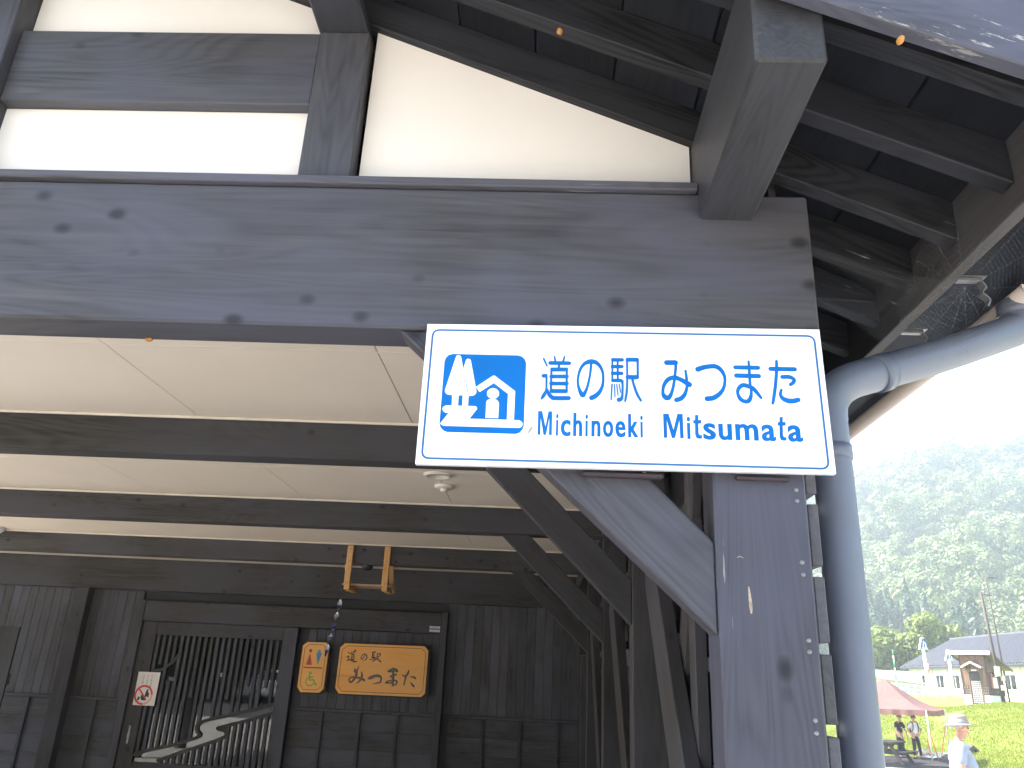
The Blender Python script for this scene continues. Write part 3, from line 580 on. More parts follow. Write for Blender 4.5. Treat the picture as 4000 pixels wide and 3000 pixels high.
def ribbon_bar(name, line, w, y0, y1, mat, par):
    pts = crom([(p[0], p[1], w) for p in line], 5); L, R = [], []
    for i, p in enumerate(pts):
        d = pts[min(i+1, len(pts)-1)][:2]-pts[max(i-1, 0)][:2]; d = d/(np.linalg.norm(d)+1e-9); n = np.array((-d[1], d[0]))*w/2
        L.append((p[0]+n[0], p[1]+n[1])); R.append((p[0]-n[0], p[1]-n[1]))
    v, f = [], []
    for (a, b) in zip(L, R): v += [(a[0], y0, a[1]), (b[0], y0, b[1]), (b[0], y1, b[1]), (a[0], y1, a[1])]
    for i in range(len(L)-1):
        for k in range(4): f.append((i*4+k, i*4+(k+1) % 4, (i+1)*4+(k+1) % 4, (i+1)*4+k))
    bm = bmesh.new(); vs = [bm.verts.new(p) for p in v]
    for q in f: bm.faces.new([vs[i] for i in q])
    ob(name, mesh_bm(name, bm), mat, par)
ribbon_bar('river_bank_strip', UP, .034, 9.083, 9.109, W['inX'], door)
ribbon_bar('river_bank_strip', LO, .034, 9.0835, 9.1095, W['inX'], door)
ribbon_bar('hill_strip', [(p[0]/1000, p[1]/1000) for p in D_MT[0]], .03, 9.0825, 9.1085, W['inX'], door)
box('handle', -4.385, -4.36, 9.068, 9.0795, .74, .92, STEEL, door, .003)
box('lock', -4.392, -4.355, 9.070, 9.0793, .80, .84, STEEL, door, .003)
box('door_sticker', -3.505, -3.478, 9.1105, 9.1115, 1.45, 1.49, PAPER, door, 0)

# gutter, small brackets under the fascia that don't carry it, downpipe with two bends
v, f = [], []
for j, y in enumerate((1.86, 9.65)):
    for k in range(13):
        a = math.pi+math.pi*k/12; v.append((1.26+.030*math.cos(a), y, 2.615+.030*math.sin(a)))
for k in range(12): f.append((k, k+1, 14+k, 13+k))
gut = ob('gutter', mesh_py('gutter', v, f, True), GUT, BLD)
sm = gut.modifiers.new('thick', 'SOLIDIFY'); sm.thickness = .003
ob('gutter_end_cap', poly_me('gutter_end_cap', [(1260+34*math.cos(math.pi+math.pi*k/12), 2615+34*math.sin(math.pi+math.pi*k/12)) for k in range(13)], 0, .006), GUT, gut, (0, 1.856, 0))
for y in [1.776+.314*i for i in range(25)]:
    arm = box('fascia_bracket', 1.0135, 1.075, y-.008, y+.008, 2.572, 2.582, STEEL, gut, .001)
    box('bracket_flange', 1.0135, 1.085, y-.012, y+.012, 2.583, 2.586, STEEL, arm, 0)
    zz = [(1.072, 2.572), (1.080, 2.555), (1.070, 2.540), (1.084, 2.522), (1.076, 2.502)]
    ribbon_bar('bracket_hook', zz, .004, y-.011, y+.011, STEEL, arm)
path = crom([(1.262, 1.95, 2.60), (1.262, 1.95, 2.56), (1.245, 1.946, 2.528), (1.19, 1.93, 2.50), (.98, 1.865, 2.405), (.81, 1.812, 2.335), (.722, 1.785, 2.297), (.680, 1.78, 2.258), (.666, 1.78, 2.21), (.665, 1.78, 2.10)], 5)
path += [np.array((.664, 1.78, z)) for z in (1.6, 1.0, .4, -.05)]
dp = ob('downpipe', tube_me('downpipe', path, .0435, 28, False), PIPE, BLD)
for c, d in (((.664, 1.78, 2.10), (0, 0, 1)), ((.83, 1.818, 2.342), (-1, -.31, -.44)), ((1.262, 1.95, 2.575), (0, 0, 1)), ((.664, 1.78, 1.05), (0, 0, 1))):
    q = Vector(d).to_track_quat('Z', 'Y').to_euler()
    ob('pipe_collar', lathe_me('pipe_collar', [(.0435, 0), (.0475, .001), (.0475, .034), (.0435, .035)], 28), PIPE, dp, c, q)
box('clamp_bracket', .618, .634, 1.735, 1.75, 2.105, 2.14, STEEL, dp, .001); box('clamp_bracket', .579, .625, 1.775, 1.785, 2.11, 2.13, STEEL, dp, .001)
v2 = ob('drip_tray', cyl_me('drip_tray', .05, .046, .03, 28), PIPE, dp, (1.262, 1.95, 2.568))

# ------------------------------------------------------------------ white roadside-station sign
SC = (.163, 2.176)
sg = empty('station_sign', (SC[0], 1.60, SC[1]), 'white station-name sign with blue lettering and blue house symbol under the front beam', 'sign')
brd = [(-434.5, 155.5), (432.5, 168.5), (437, -157), (-433.5, -167.5)]
ob('sign_panel', poly_me('sign_panel', brd, .0095, .014), SIGNW, sg, (SC[0], 1.60, SC[1]))
def on_sign(name, me, mat, lift=.0): return ob(name, me, mat, sg, (SC[0], 1.60-.0097-lift, SC[1]))
bo = BORDER[0]; c4 = [np.array(p) for p in bo]
cen = sum(c4)/4; loop = []
for i in range(4):
    p, a, b = c4[i], c4[i-1], c4[(i+1) % 4]
    for t_ in np.linspace(0, 1, 6):
        u = p+(a-p)/np.linalg.norm(a-p)*16*(1-t_)**2 + (b-p)/np.linalg.norm(b-p)*16*t_**2; loop.append(u)
def ring_me(name, loop, w):
    v, f = [], []; n = len(loop)
    for i in range(n):
        d = loop[(i+1) % n]-loop[i-1]; d = d/np.linalg.norm(d); q = np.array((-d[1], d[0]))*w/2
        for s in (1, -1): v.append(((loop[i][0]+s*q[0])/1000, 0, (loop[i][1]+s*q[1])/1000))
    for i in range(n): j = (i+1) % n; f.append((2*i, 2*i+1, 2*j+1, 2*j))
    return mesh_py(name, v, f)
on_sign('border_line', ring_me('border_line', loop, 4.6), BLUED)
on_sign('symbol_field', poly_me('symbol_field', ICON['bg']), BLUE)
for i, k in enumerate(('tree2', 'land', 'tree1', 'body', 'head')):
    on_sign('symbol_'+{'tree2': 'tree', 'tree1': 'tree', 'land': 'house', 'body': 'figure', 'head': 'figure_head'}[k], poly_me('symbol', ICON[k]), SIGNW, .0003+.00005*i)
on_sign('symbol_line', strokes_me('symbol_line', ICONLINE), GREYL, .0007)
for s in KANA: on_sign('character', strokes_me('character', [[(p[0], p[1], p[2]*1.1) for p in q] for q in s]), BLUE, .0001)
for cap in CAPM: on_sign('letter', poly_me('letter', cap), BLUE, .0001)
for cap in TEES: on_sign('letter', poly_me('letter', cap), BLUE, .0001)
LX = (('ichinoeki', LATIN[0], .016, (184, 888), ((186, 205), (225, 305), (325, 398), (423, 443), (472, 545), (565, 648), (664, 747), (767, 850), (865, 885))),
      ('itsumata', LATIN[1], .020, (1240, 2172), ((1240, 1268), (1288, 1358), (1370, 1473), (1494, 1603), (1630, 1815), (1840, 1955), (1962, 2040), (2050, 2170))))
for body, b, off, (X0, X1), spans in LX:
    p0, p1, p2 = (np.array(q) for q in b); caph_mm = abs(p2[1]-p0[1])
    for ch, (xa, xb) in zip(body, spans):
        if ch == 't': continue
        me, mn, mx = text_me('letter', ch, off)
        a = np.zeros(len(me.vertices)*3); me.vertices.foreach_get('co', a); a = a.reshape(-1, 3)
        u = ((xa+(a[:, 0]-mn[0])/(mx[0]-mn[0])*(xb-xa))-X0)/(X1-X0)
        P = p0[None]+(p1-p0)[None]*u[:, None]; P[:, 1] += a[:, 1]/.7292*caph_mm
        sh_ = 1.0 if body[1] == 'c' else .8; mid_ = (P[:, 0].max()+P[:, 0].min())/2; wid_ = P[:, 0].max()-P[:, 0].min(); P[:, 0] = mid_+(P[:, 0]-mid_)*max(.55, (wid_-1.4*sh_)/wid_)
        bm = bmesh.new()
        for k_, dx_ in enumerate((-sh_, 0, sh_)):      # the bold weight of the painted letters
            set_co(me, np.stack([(P[:, 0]+dx_*.75)/1000, np.full(len(P), -.0001*k_), P[:, 1]/1000], 1)); bm.from_mesh(me)
        m3 = bpy.data.meshes.new('letter'); bm.to_mesh(m3); bm.free(); bpy.data.meshes.remove(me)
        on_sign('letter', m3, BLUE, .0001)
on_sign('dirt_mark', strokes_me('dirt_mark', [[(-199, -92, 2.5), (-195, -85, 5), (-191, -78, 3)], [(-202, -97, 1.5), (-200, -94, 2)]]), plain('dirt', (.30, .29, .27), .8), .0002)
ob('mounting_block', box_me(.17, .022, .010, .003), REDW, sg, (.165, 1.619, 2.0065)); ob('mounting_block', box_me(.11, .014, .008, .003), REDW, sg, (.455, 1.613, 2.0085))

# ------------------------------------------------------------------ carved wooden signs by the door
def board_sign(name, label, c, out, th=.03, back=True):
    e = empty(name, (c[0], 9.05, c[1]), label, 'sign')
    ob('board', poly_me('board', out, .0, th), W_SIGN, e, (c[0], 9.02, c[1]))
    ob('backing_board', poly_me('backing_board', [(x*1.02+14, z*1.01-12) for x, z in out], .0, .04), BLACK, e, (c[0], 9.051, c[1]))
    o2 = [np.array((p[0], p[1])) for p in out]; cc = sum(o2)/len(o2); ins = []
    for p in o2: ins.append(np.array((p[0]-math.copysign(26, p[0]-cc[0]), p[1]-math.copysign(26, p[1]-cc[1]))))
    den = []
    for i in range(len(ins)):
        for t_ in (0, .5): den.append(ins[i]+(ins[(i+1) % len(ins)]-ins[i])*t_)
    ob('groove_line', ring_me('groove_line', den, 5), GROOVE, e, (c[0], 9.0193, c[1]))
    return e
W1 = board_sign('wooden_name_board', 'wide orange wooden name board with carved black brush characters beside the door', (-1.71, 1.605), W_OUT[0])
for a_, b_ in ((0, 11), (11, 12), (12, 22)): ob('carved_character', strokes_me('carved_character', BRUSH_SMALL[a_:b_]), INK, W1, (-1.71, 9.0192, 1.605))
for a_, b_ in ((0, 3), (3, 4), (4, 9), (9, 13)):
    cc_ = ob('carved_character', strokes_me('carved_character', BRUSH_LARGE[a_:b_]), INK, W1, (-1.71, 9.0192, 1.605))
    ob('painted_sheen', strokes_me('painted_sheen', [[(p[0]-2, p[1]-2, p[2]*.34) for p in s] for s in BRUSH_LARGE[a_:b_]]), INK_SHEEN, cc_, (-1.71, 9.0160, 1.605))  # thin grey strokes paint a sheen onto the black characters
W2 = board_sign('wooden_toilet_sign', 'narrow orange wooden toilet sign with red, blue and green figures', (-2.48, 1.605), T_OUT[0])
def on_t(name, me, mat): ob(name, me, mat, W2, (-2.48, 9.0190, 1.605))
def disc(c): return [(c[0]+c[2]/2*math.cos(a), c[1]+c[2]/2*math.sin(a)) for a in np.linspace(0, 2*math.pi, 18, endpoint=False)]
on_t('woman_figure', poly_me('woman_figure', T_RED[0]), RED); on_t('woman_head', poly_me('woman_head', disc(T_HEADS[0][0])), RED)
on_t('man_figure', poly_me('man_figure', T_BLUE[0]), SKYB); on_t('man_head', poly_me('man_head', disc(T_HEADS[1][0]), .0002), SKYB)
on_t('divider_bar', strokes_me('divider_bar', T_BAR), GROOVE); on_t('wheelchair_figure', strokes_me('wheelchair_figure', T_WHEEL), GREEN)

# ------------------------------------------------------------------ paper notice on the door
NC = (-4.277, 1.293)
nt = empty('paper_notice', (NC[0], 9.078, NC[1]-.17), 'white paper notice with red prohibition ring taped to the sliding door', 'notice')
ob('sheet', poly_me('sheet', [(-123, 170), (123, 172), (121, -170), (-120, -171)], 0, .0008), PAPER, nt, (NC[0], 9.0765, NC[1]))
def on_n(name, me, mat, l=.0): ob(name, me, mat, nt, (NC[0], 9.0762-l, NC[1]))
def col_text(body, x, ztop, h):
    mv = []
    for i, ch in enumerate(body):
        me, mn, mx = text_me('print', ch, .01); a = np.zeros(len(me.vertices)*3); me.vertices.foreach_get('co', a); a = a.reshape(-1, 3)
        s = h*.9; set_co(me, np.stack([x/1000+(a[:, 0]-.5)*s/1000, np.zeros(len(a)), (ztop-(i+1)*h)/1000+a[:, 1]*s/1000], 1)); mv.append(me)
    bm = bmesh.new()
    for me in mv: bm.from_mesh(me)
    m = bpy.data.meshes.new('print'); bm.to_mesh(m); bm.free(); on_n('print_column', m, PGREY)
col_text('ゴミ箱は設置', 38, 150, 24); col_text('ゴミを出した', -8, 150, 24); col_text('お持ち帰りく', -54, 150, 24)
ringp = [np.array((-20+92*math.cos(a), -65+92*math.sin(a))) for a in np.linspace(0, 2*math.pi, 40, endpoint=False)]
def arc_strip(name, a0, a1, w, mat, l):
    P = [(-20+92*math.cos(a), -65+92*math.sin(a), w) for a in np.linspace(a0, a1, 26)]; on_n(name, strokes_me(name, [P], n=2), mat, l)
arc_strip('prohibition_ring', -1.45, -math.pi*2+.15, 21, NRED, .0002); arc_strip('faded_ring', .1, -1.4, 21, PINK, .0001)
on_n('litter_can', poly_me('litter_can', [(-78, -85), (-55, -83), (-60, -120), (-83, -121)]), BLACK, .0001)
on_n('litter_figure', strokes_me('litter_figure', [[(18, -8, 12), (14, -30, 26), (12, -62, 34), (0, -80, 20)], [(-36, -75, 22), (-25, -100, 36), (5, -112, 14)], [(36, -40, 8), (34, -80, 16)]]), BLACK, .0001)
on_n('prohibition_bar', strokes_me('prohibition_bar', [[(-78, -5, 16), (12, -108, 18)]]), NRED, .0003)

st = empty('small_sticker', (-1.155, 9.048, 2.02), 'small white and blue sticker on the right end of the door header', 'sticker')
ob('sheet', poly_me('sheet', [(-58, 30), (58, 28), (58, -32), (-58, -30)], 0, .001), PAPER, st, (-1.155, 9.047, 2.052))
ob('blue_band', poly_me('blue_band', [(-57, 8), (57, 6), (57, -10), (-57, -8)]), STICKB, st, (-1.155, 9.0466, 2.052))
ob('print_line', strokes_me('print_line', [[(-45, 22, 5), (48, 20, 5)], [(-30, 14, 3), (35, 13, 3)], [(-45, -20, 5), (45, -22, 5)]]), PGREY, st, (-1.155, 9.0466, 2.052))

# ------------------------------------------------------------------ pine bracket shelf under the rear ceiling beam, and the streamer
sh = empty('pine_bracket', (-1.58, 7.21, 2.27), 'raw pine U-shaped bracket screwed to the rearmost ceiling beam', 'bracket')
for x in (-1.781, -1.437):
    hb = box('hanger', x, x+.053, 7.222, 7.257, 2.31, 2.662, W_PINE, sh, .003)
    for z in (2.63, 2.52, 2.33): ob('screw', lathe_me('screw', [(.006, 0), (.005, .002)], 10), STEEL, hb, (x+.03, 7.2222, z), (math.pi/2, 0, 0))
    ob('bearer', box_me(.05, .30, .042, .003), W_PINE, sh, (x+.03, 7.37, 2.288), (0, 0, 0))
    a = math.atan2(.24, .18); ob('stay', box_me(.045, .30, .03, .003), W_PINE, sh, (x+(.055 if x > -1.5 else -.01), 7.40, 2.40), (math.pi/2+.65, 0, 0))
ob('shelf_board', box_me(.46, .26, .016, .002), W_PINEX, sh, (-1.575, 7.40, 2.318))
rb = crom(RIBBON, 6); v, f = [], []
for i, p in enumerate(rb):
    w = (.002 if i < 12 else .016+.006*math.sin(i*.9)); a = i*.42
    v += [(p[0]-w*math.cos(a), p[1]-w*math.sin(a), p[2]), (p[0]+w*math.cos(a), p[1]+w*math.sin(a), p[2])]
for i in range(len(rb)-1): f.append((2*i, 2*i+1, 2*i+3, 2*i+2))
t = NT('foil_tape'); vz = t.coords((1, 1, 16), rand=False); nz = t.noise(vz, 1, 1)
t.done(t.bsdf(t.ramp(nz, [(.42, (.06, .08, .30)), (.5, (.55, .58, .62))]), .2, .6, .55))
tp = ob('tape_streamer', mesh_py('tape_streamer', v, f), t.m); tag(tp, 'twisted blue and silver tape hanging from the pine bracket', 'streamer')
tp.modifiers.new('thick', 'SOLIDIFY').thickness = .0006
# ceiling fittings
sp = empty('ceiling_speaker', (-.618, 4.45, 2.684), 'larger round white ceiling ring nearest the sign', 'ceiling fitting')
ob('ring', lathe_me('ring', [(.083, 0), (.083, -.006), (.074, -.016), (.060, -.016), (.056, -.006)], 32), LAMPW, sp, (-.618, 4.45, 2.684))
sd = empty('smoke_detector', (-.612, 4.74, 2.684), 'small white domed detector behind the round ceiling ring', 'detector')
ob('base', lathe_me('base', [(.062, 0), (.062, -.012), (.05, -.02)], 28), LAMPW, sd, (-.612, 4.74, 2.684))
ob('sensor', lathe_me('sensor', [(.024, -.018), (.024, -.032), (.014, -.038)], 20), LAMPW, sd, (-.612, 4.74, 2.684))
cl = empty('ceiling_lamp', (-5.13, 7.12, 2.684), 'white round ceiling lamp at the left edge by the rear beam', 'lamp')
ob('shade', lathe_me('shade', [(.13, 0), (.13, -.025), (.10, -.05), (.05, -.06)], 28), SIGNW, cl, (-5.13, 7.12, 2.684))
cm = empty('dome_camera', (-1.60, 7.32, 2.499), 'black dome camera under the rear beam between the bracket hangers', 'camera')
ob('dome', lathe_me('dome', [(.05, 0), (.05, -.015), (.035, -.04), (.012, -.05)], 20), BLACK, cm, (-1.60, 7.32, 2.499))
# partition standing in the left corner
pt = empty('partition_panel', (-5.75, 8.0, 0), 'grey-black boarded partition standing at the left in front of the back wall', 'partition')
for i in range(6): box('partition_board', -6.66+i*.25, -6.66+(i+1)*.25-.003, 7.99, 8.012, .05, 1.84, wood('partition_timber', 'Z', (.012, .012, .012), (.035, .034, .033), var=.3), pt, .002)
box('partition_rail', -6.66, -5.16, 8.013, 8.04, 1.3, 1.4, W['X'], pt); box('partition_foot', -6.6, -5.2, 7.9, 8.12, 0, .05, W['X'], pt)
# broken bits and small orange lumps of unknown kind on the timber
ORG = plain('orange_lump', (.50, .22, .05), .7, nscale=40, namt=.5)
def lump(name, label, cat, p, s, mat=ORG):
    bm = bmesh.new(); bmesh.ops.create_icosphere(bm, subdivisions=2, radius=1)
    for q in bm.verts: q.co *= 1+.35*mnoise.noise(q.co*2.1+Vector(p)*9); q.co.x *= s[0]; q.co.y *= s[1]; q.co.z *= s[2]
    o = ob(name, mesh_bm(name, bm, True), mat, None, p); tag(o, label, cat); return o
lump('wood_splinter', 'broken orange wood splinter poking out at the top left of the white sign', 'splinter', (-.285, 1.66, 2.326), (.012, .012, .006))
lump('orange_speck', 'small orange cocoon stuck under the barge board near the upper right', 'speck', (.595, 1.084, 2.665), (.006, .010, .006))
lump('orange_speck', 'small orange cocoon on the rafter above the plaster triangle', 'speck', (.005, 1.452, 3.042), (.008, .010, .005))
lump('orange_speck', 'tiny orange cocoon under the left part of the front beam', 'speck', (-.975, 1.725, 2.331), (.010, .006, .005))
lump('wood_splinter', 'pale splinter on the top edge of the front brace', 'splinter', (.212, 1.628, 2.012), (.005, .004, .007), plain('pale_splinter', (.7, .5, .3), .7))
# spider webs between beam end, eave and downpipe
WEB = NT('web_thread'); _t = WEB.n('BsdfTransparent'); _m = WEB.n('MixShader'); _m.inputs[0].default_value = .74; WEB.l(WEB.bsdf((.5, .5, .52), .4, .5), _m.inputs[1]); WEB.l(_t.outputs[0], _m.inputs[2]); WEB.done(_m.outputs[0])
def web(name, label, c, u, w, R, spokes, turns, seed):
    rr = random.Random(seed); bm = bmesh.new(); c = Vector(c); u = Vector(u).normalized(); w = Vector(w).normalized(); n = u.cross(w)
    def thread(a, b, r=.00011):
        d = (b-a).normalized(); s = d.cross(n).normalized()*r; q = d.cross(s).normalized()*r
        A = [bm.verts.new(a+s*math.cos(t)+q*math.sin(t)) for t in (0, 2.09, 4.19)]; B = [bm.verts.new(b+s*math.cos(t)+q*math.sin(t)) for t in (0, 2.09, 4.19)]
        for i in range(3): bm.faces.new((A[i], A[(i+1) % 3], B[(i+1) % 3], B[i]))
    ang = [2*math.pi*i/spokes+rr.uniform(-.06, .06) for i in range(spokes)]; ext = [R*rr.uniform(.85, 1.25) for _ in ang]
    def P(i, t): i %= spokes; return c+(u*math.cos(ang[i])+w*math.sin(ang[i]))*ext[i]*t
    for i in range(spokes): thread(c, P(i, 1.0), .00015)
    for k in range(3, turns):
        for i in range(spokes):
            t0 = k/turns; sag = .985
            if rr.random() < .93: thread(P(i, t0), P(i+1, t0+(1/turns if i == spokes-1 else 0)))
    o = ob(name, mesh_bm(name, bm), WEB.m); tag(o, label, 'spider web')
web('spider_web', 'fine spider web between the front beam end and the eave rafters', (.80, 1.66, 2.45), (1, 0, -.25), (.15, .5, .85), .20, 16, 26, 1)
web('spider_web', 'fine spider web strung from the fascia to the sloping downpipe', (.93, 1.60, 2.46), (1, .2, .1), (.0, -.5, .9), .17, 14, 20, 2)

# ------------------------------------------------------------------ foliage builders
def leaf_cloud(n, lobes, leaf, seed, flat=.35, jit=.5):
    """numpy quads spread over the shells of several lobes: (cx, cy, cz, rx, ry, rz)"""
    rs = np.random.RandomState(seed); L = np.array(lobes, float); wgt = (L[:, 3]*L[:, 5]); wgt = wgt/wgt.sum()
    idx = rs.choice(len(L), n, p=wgt); d = rs.normal(size=(n, 3)); d /= np.linalg.norm(d, axis=1)[:, None]
    r = 1-np.abs(rs.normal(size=n))*.16
    c = L[idx, :3]+d*L[idx, 3:6]*r[:, None]
    nr = d+rs.normal(size=(n, 3))*jit+np.array((0, 0, flat)); nr /= np.linalg.norm(nr, axis=1)[:, None]
    u = np.cross(nr, rs.normal(size=(n, 3))); u /= np.linalg.norm(u, axis=1)[:, None]; w = np.cross(nr, u)
    s = leaf*rs.uniform(.6, 1.3, n)[:, None]
    q = np.stack([c-u*s-w*s*.6, c+u*s-w*s*.6, c+u*s*.7+w*s*.7, c-u*s*.7+w*s*.7], 1)
    return q.reshape(-1, 3)
def quads_mesh(name, V):
    n = len(V)//4; me = bpy.data.meshes.new(name)
    me.vertices.add(len(V)); me.vertices.foreach_set('co', V.astype(np.float32).ravel())
    me.loops.add(4*n); me.loops.foreach_set('vertex_index', np.arange(4*n, dtype=np.int32))
    me.polygons.add(n); me.polygons.foreach_set('loop_start', np.arange(0, 4*n, 4, dtype=np.int32))
    me.update(calc_edges=True); return me
def lobes_for(rs, R, H, n):
    out = [(0, 0, H*.5, R*.7, R*.7, H*.42)]
    for _ in range(n):
        a = rs.uniform(0, 2*math.pi); rr = R*rs.uniform(.35, .75); z = H*rs.uniform(.25, .85); s = R*rs.uniform(.28, .5)
        out.append((rr*math.cos(a), rr*math.sin(a), z, s, s, s*rs.uniform(.6, .9)))
    return out
F_BROAD = foliage('broadleaf_far', (.06, .10, .026), (.115, .155, .038), (.18, .185, .065), .03, .15)
F_CEDAR = foliage('cedar_far', (.012, .034, .020), (.022, .055, .030), (.040, .080, .034), .08, .15)
F_LIGHT = foliage('light_green_leaves', (.08, .12, .02), (.14, .19, .035), (.20, .24, .06), .5, .4)
F_DARK = foliage('garden_leaves', (.03, .06, .012), (.06, .11, .02), (.11, .16, .03), .5, .4)
BARK = wood('bark', 'Z', (.05, .04, .03), (.13, .10, .08), rough=.9, var=.2)

# ------------------------------------------------------------------ the wooded mountain
MD = Vector((.46, .888, 0)); MLAT = Vector((.888, -.46, 0))
def mount_z(x, y):
    p = Vector((x, y, 0)); d = p.dot(MD); l = p.dot(MLAT)
    if d < 150: return ground_z(x, y)-1.5
    h = max(0.0, d-195)
    z = .455*h+16*mnoise.noise((l*.018+d*.006, d*.007, .4))*min(1, h/60)+8*mnoise.noise((l*.045-d*.02, d*.015, 7.7))*min(1, h/50)
    top = 106+(.36 if l < 0 else .10)*l+6*mnoise.noise((l*.03, 3.1, 0))
    if z > top: z = top-(z-top)*.4
    return ground_z(x, y)*max(0, 1-h/40)-1.0+z
mv, mf = [], []; dd = [150+10*i for i in range(62)]; ll = [-330+12*i for i in range(62)]
for d in dd:
    for l in ll:
        p = MD*d+MLAT*l; mv.append((p.x, p.y, mount_z(p.x, p.y)))
for j in range(len(dd)-1):
    for i in range(len(ll)-1): mf.append((j*len(ll)+i, j*len(ll)+i+1, (j+1)*len(ll)+i+1, (j+1)*len(ll)+i))
mo = ob('mountain', mesh_py('mountain', mv, mf, True), plain('mountain_soil', (.012, .018, .010), .9, .1, nscale=.05, namt=.4)); tag(mo, kind='structure')
rs = np.random.RandomState(5)
TPL = []
for i in range(7):
    R, H = 5.0, 10.0; V = leaf_cloud(1350, lobes_for(rs, R, H, 9), .30, 20+i, .25, .22); TPL.append(V)
out = []
def scatter(n, dmin, dmax, lmin, lmax, keep, size, gap=0):
    got = 0; tries = 0; used = []
    while got < n and tries < n*14:
        tries += 1; d = rs.uniform(dmin, dmax); l = rs.uniform(lmin, lmax)*(d/330)
        if not keep(d, l) or any((d-a)**2*.35+(l-b)**2 < gap*gap for a, b in used): continue
        used.append((d, l))
        p = MD*d+MLAT*l; z = mount_z(p.x, p.y); s = rs.uniform(*size); a = rs.uniform(0, 6.28)
        V = TPL[rs.randint(len(TPL))]; ca, sa = math.cos(a), math.sin(a)
        Q = np.stack([(V[:, 0]*ca-V[:, 1]*sa)*s+p.x, (V[:, 0]*sa+V[:, 1]*ca)*s+p.y, V[:, 2]*s*rs.uniform(.8, 1.25)+z-1.0], 1); out.append(Q); got += 1
def cedar_zone(d, l): return l < 2+6*math.sin(d*.05) and d < 214+5*math.sin(l*.2)
scatter(620, 200, 500, -50, 42, lambda d, l: not cedar_zone(d, l), (.75, 1.45), 4.6)
fo = ob('broadleaf_forest', quads_mesh('broadleaf_forest', np.concatenate(out)), F_BROAD)
tag(fo, 'hazy broadleaf forest covering the mountainside', 'forest', kind='stuff')
def cedar(H, R, seed, n=260):
    r2 = np.random.RandomState(seed); t_ = r2.uniform(.06, 1, n)**.8; a = r2.uniform(0, 2*math.pi, n)
    rad = R*(1-t_)**.85*r2.uniform(.55, 1.05, n)+.1; c = np.stack([rad*np.cos(a), rad*np.sin(a), t_*H], 1)
    o = np.stack([np.cos(a), np.sin(a), -.75+0*a], 1); o /= np.linalg.norm(o, axis=1)[:, None]
    u = np.stack([-np.sin(a), np.cos(a), 0*a], 1); s = (H*.055*(1.15-t_*.6))[:, None]
    u = u+r2.normal(size=u.shape)*.25; o = o+r2.normal(size=o.shape)*.2
    return np.stack([c-u*s*.55-o*s, c+u*s*.55-o*s, c+u*s*.3+o*s*1.2, c-u*s*.3+o*s*1.2], 1).reshape(-1, 3)
TPL = [cedar(17, 2.6, 40+i) for i in range(5)]; out = []
scatter(190, 184, 222, -70, 10, cedar_zone, (.55, .95))
fo2 = ob('cedar_forest', quads_mesh('cedar_forest', np.concatenate(out)), F_CEDAR)
tag(fo2, 'dark stand of pointed cedars at the foot of the mountain', 'forest', kind='stuff')

# ------------------------------------------------------------------ single trees
_tree_n = 0
def tree(name, label, p, H, R, mat, n=1500, leaf=.22, group=None, mesh=None):
    global _tree_n; _tree_n += 1
    r3 = np.random.RandomState(100+_tree_n); e = empty(name, p, label, 'tree', group)
    ob('trunk', tube_me('trunk', [(0, 0, -.3), (.05, 0, H*.3), (-.05*R, .06*R, H*.6), (0, 0, H*.85)], [H*.03, H*.024, H*.014, H*.005], 8), BARK, e, (0, 0, 0), local=True)
    for k in range(4):
        a = k*1.7+r3.uniform(0, 1); ob('limb', tube_me('limb', [(0, 0, H*(.3+.08*k)), (R*.3*math.cos(a), R*.3*math.sin(a), H*(.42+.08*k)), (R*.6*math.cos(a), R*.6*math.sin(a), H*(.55+.08*k))], [H*.012, H*.008, H*.003], 6), BARK, e, local=True)
    V = leaf_cloud(n, lobes_for(r3, R, H*.8, 10), leaf, 300+_tree_n); V[:, 2] += H*(.22 if name == 'leafy_tree' else .06)
    ob('crown', quads_mesh('crown', V), mat, e, local=True); return e
def gz(x, y): return ground_z(x, y)
for (x, y, H, R, lab) in ((40.0, 101, 6.0, 2.8, 'light green bushy tree left of the hall, nearest the green pole'), (44.0, 103, 7.4, 3.2, 'rounded light green tree behind the hall gable'),
                          (46.5, 99, 9.0, 3.6, 'taller light green tree rising above the hall roof edge'), (36.5, 98, 4.6, 2.6, 'low light green tree above the small shed roof')):
    tree('leafy_tree', lab, (x, y, gz(x, y)), H, R, F_LIGHT, 3000, .20, 'light green trees round the hall')
for i, (x, y, H, R, lab) in enumerate(((-12.5, -23, 8, 3.6, 'broad tree behind the viewer, filling the right of the door glass reflection'), (-17, -22, 7, 3.4, 'bushy tree behind the viewer, filling the left of the door glass reflection'), (-3.5, -19, 9, 4.2, 'broad tree behind the viewer, reflected in the middle of the door glass'), (-9, -24, 11, 5, 'tall tree behind the viewer, reflected right of centre in the door glass'), (-15, -20, 8, 4, 'tree behind the viewer, reflected at the right of the door glass'), (-28, -26, 11, 5.5, 'large tree far behind the viewer at the left'), (6, -24, 10, 4.5, 'tree behind the viewer on the right'))):
    tree('garden_tree', lab, (x, y, gz(x, y)), H, R, F_DARK, 1600, .34, 'trees across the car park')

hv = leaf_cloud(9000, [(-46+2.2*i, -27+.3*math.sin(i), 1.7, 1.6, 1.2, 2.0+.35*math.sin(i*1.7)) for i in range(27)], .22, 77)  # added hedge, keeps bright sky out of the door glass reflection
hdg = ob('added_hedge', quads_mesh('added_hedge', hv), F_DARK); tag(hdg, 'long green hedge added behind the viewer to block bright sky in the door glass', 'hedge')
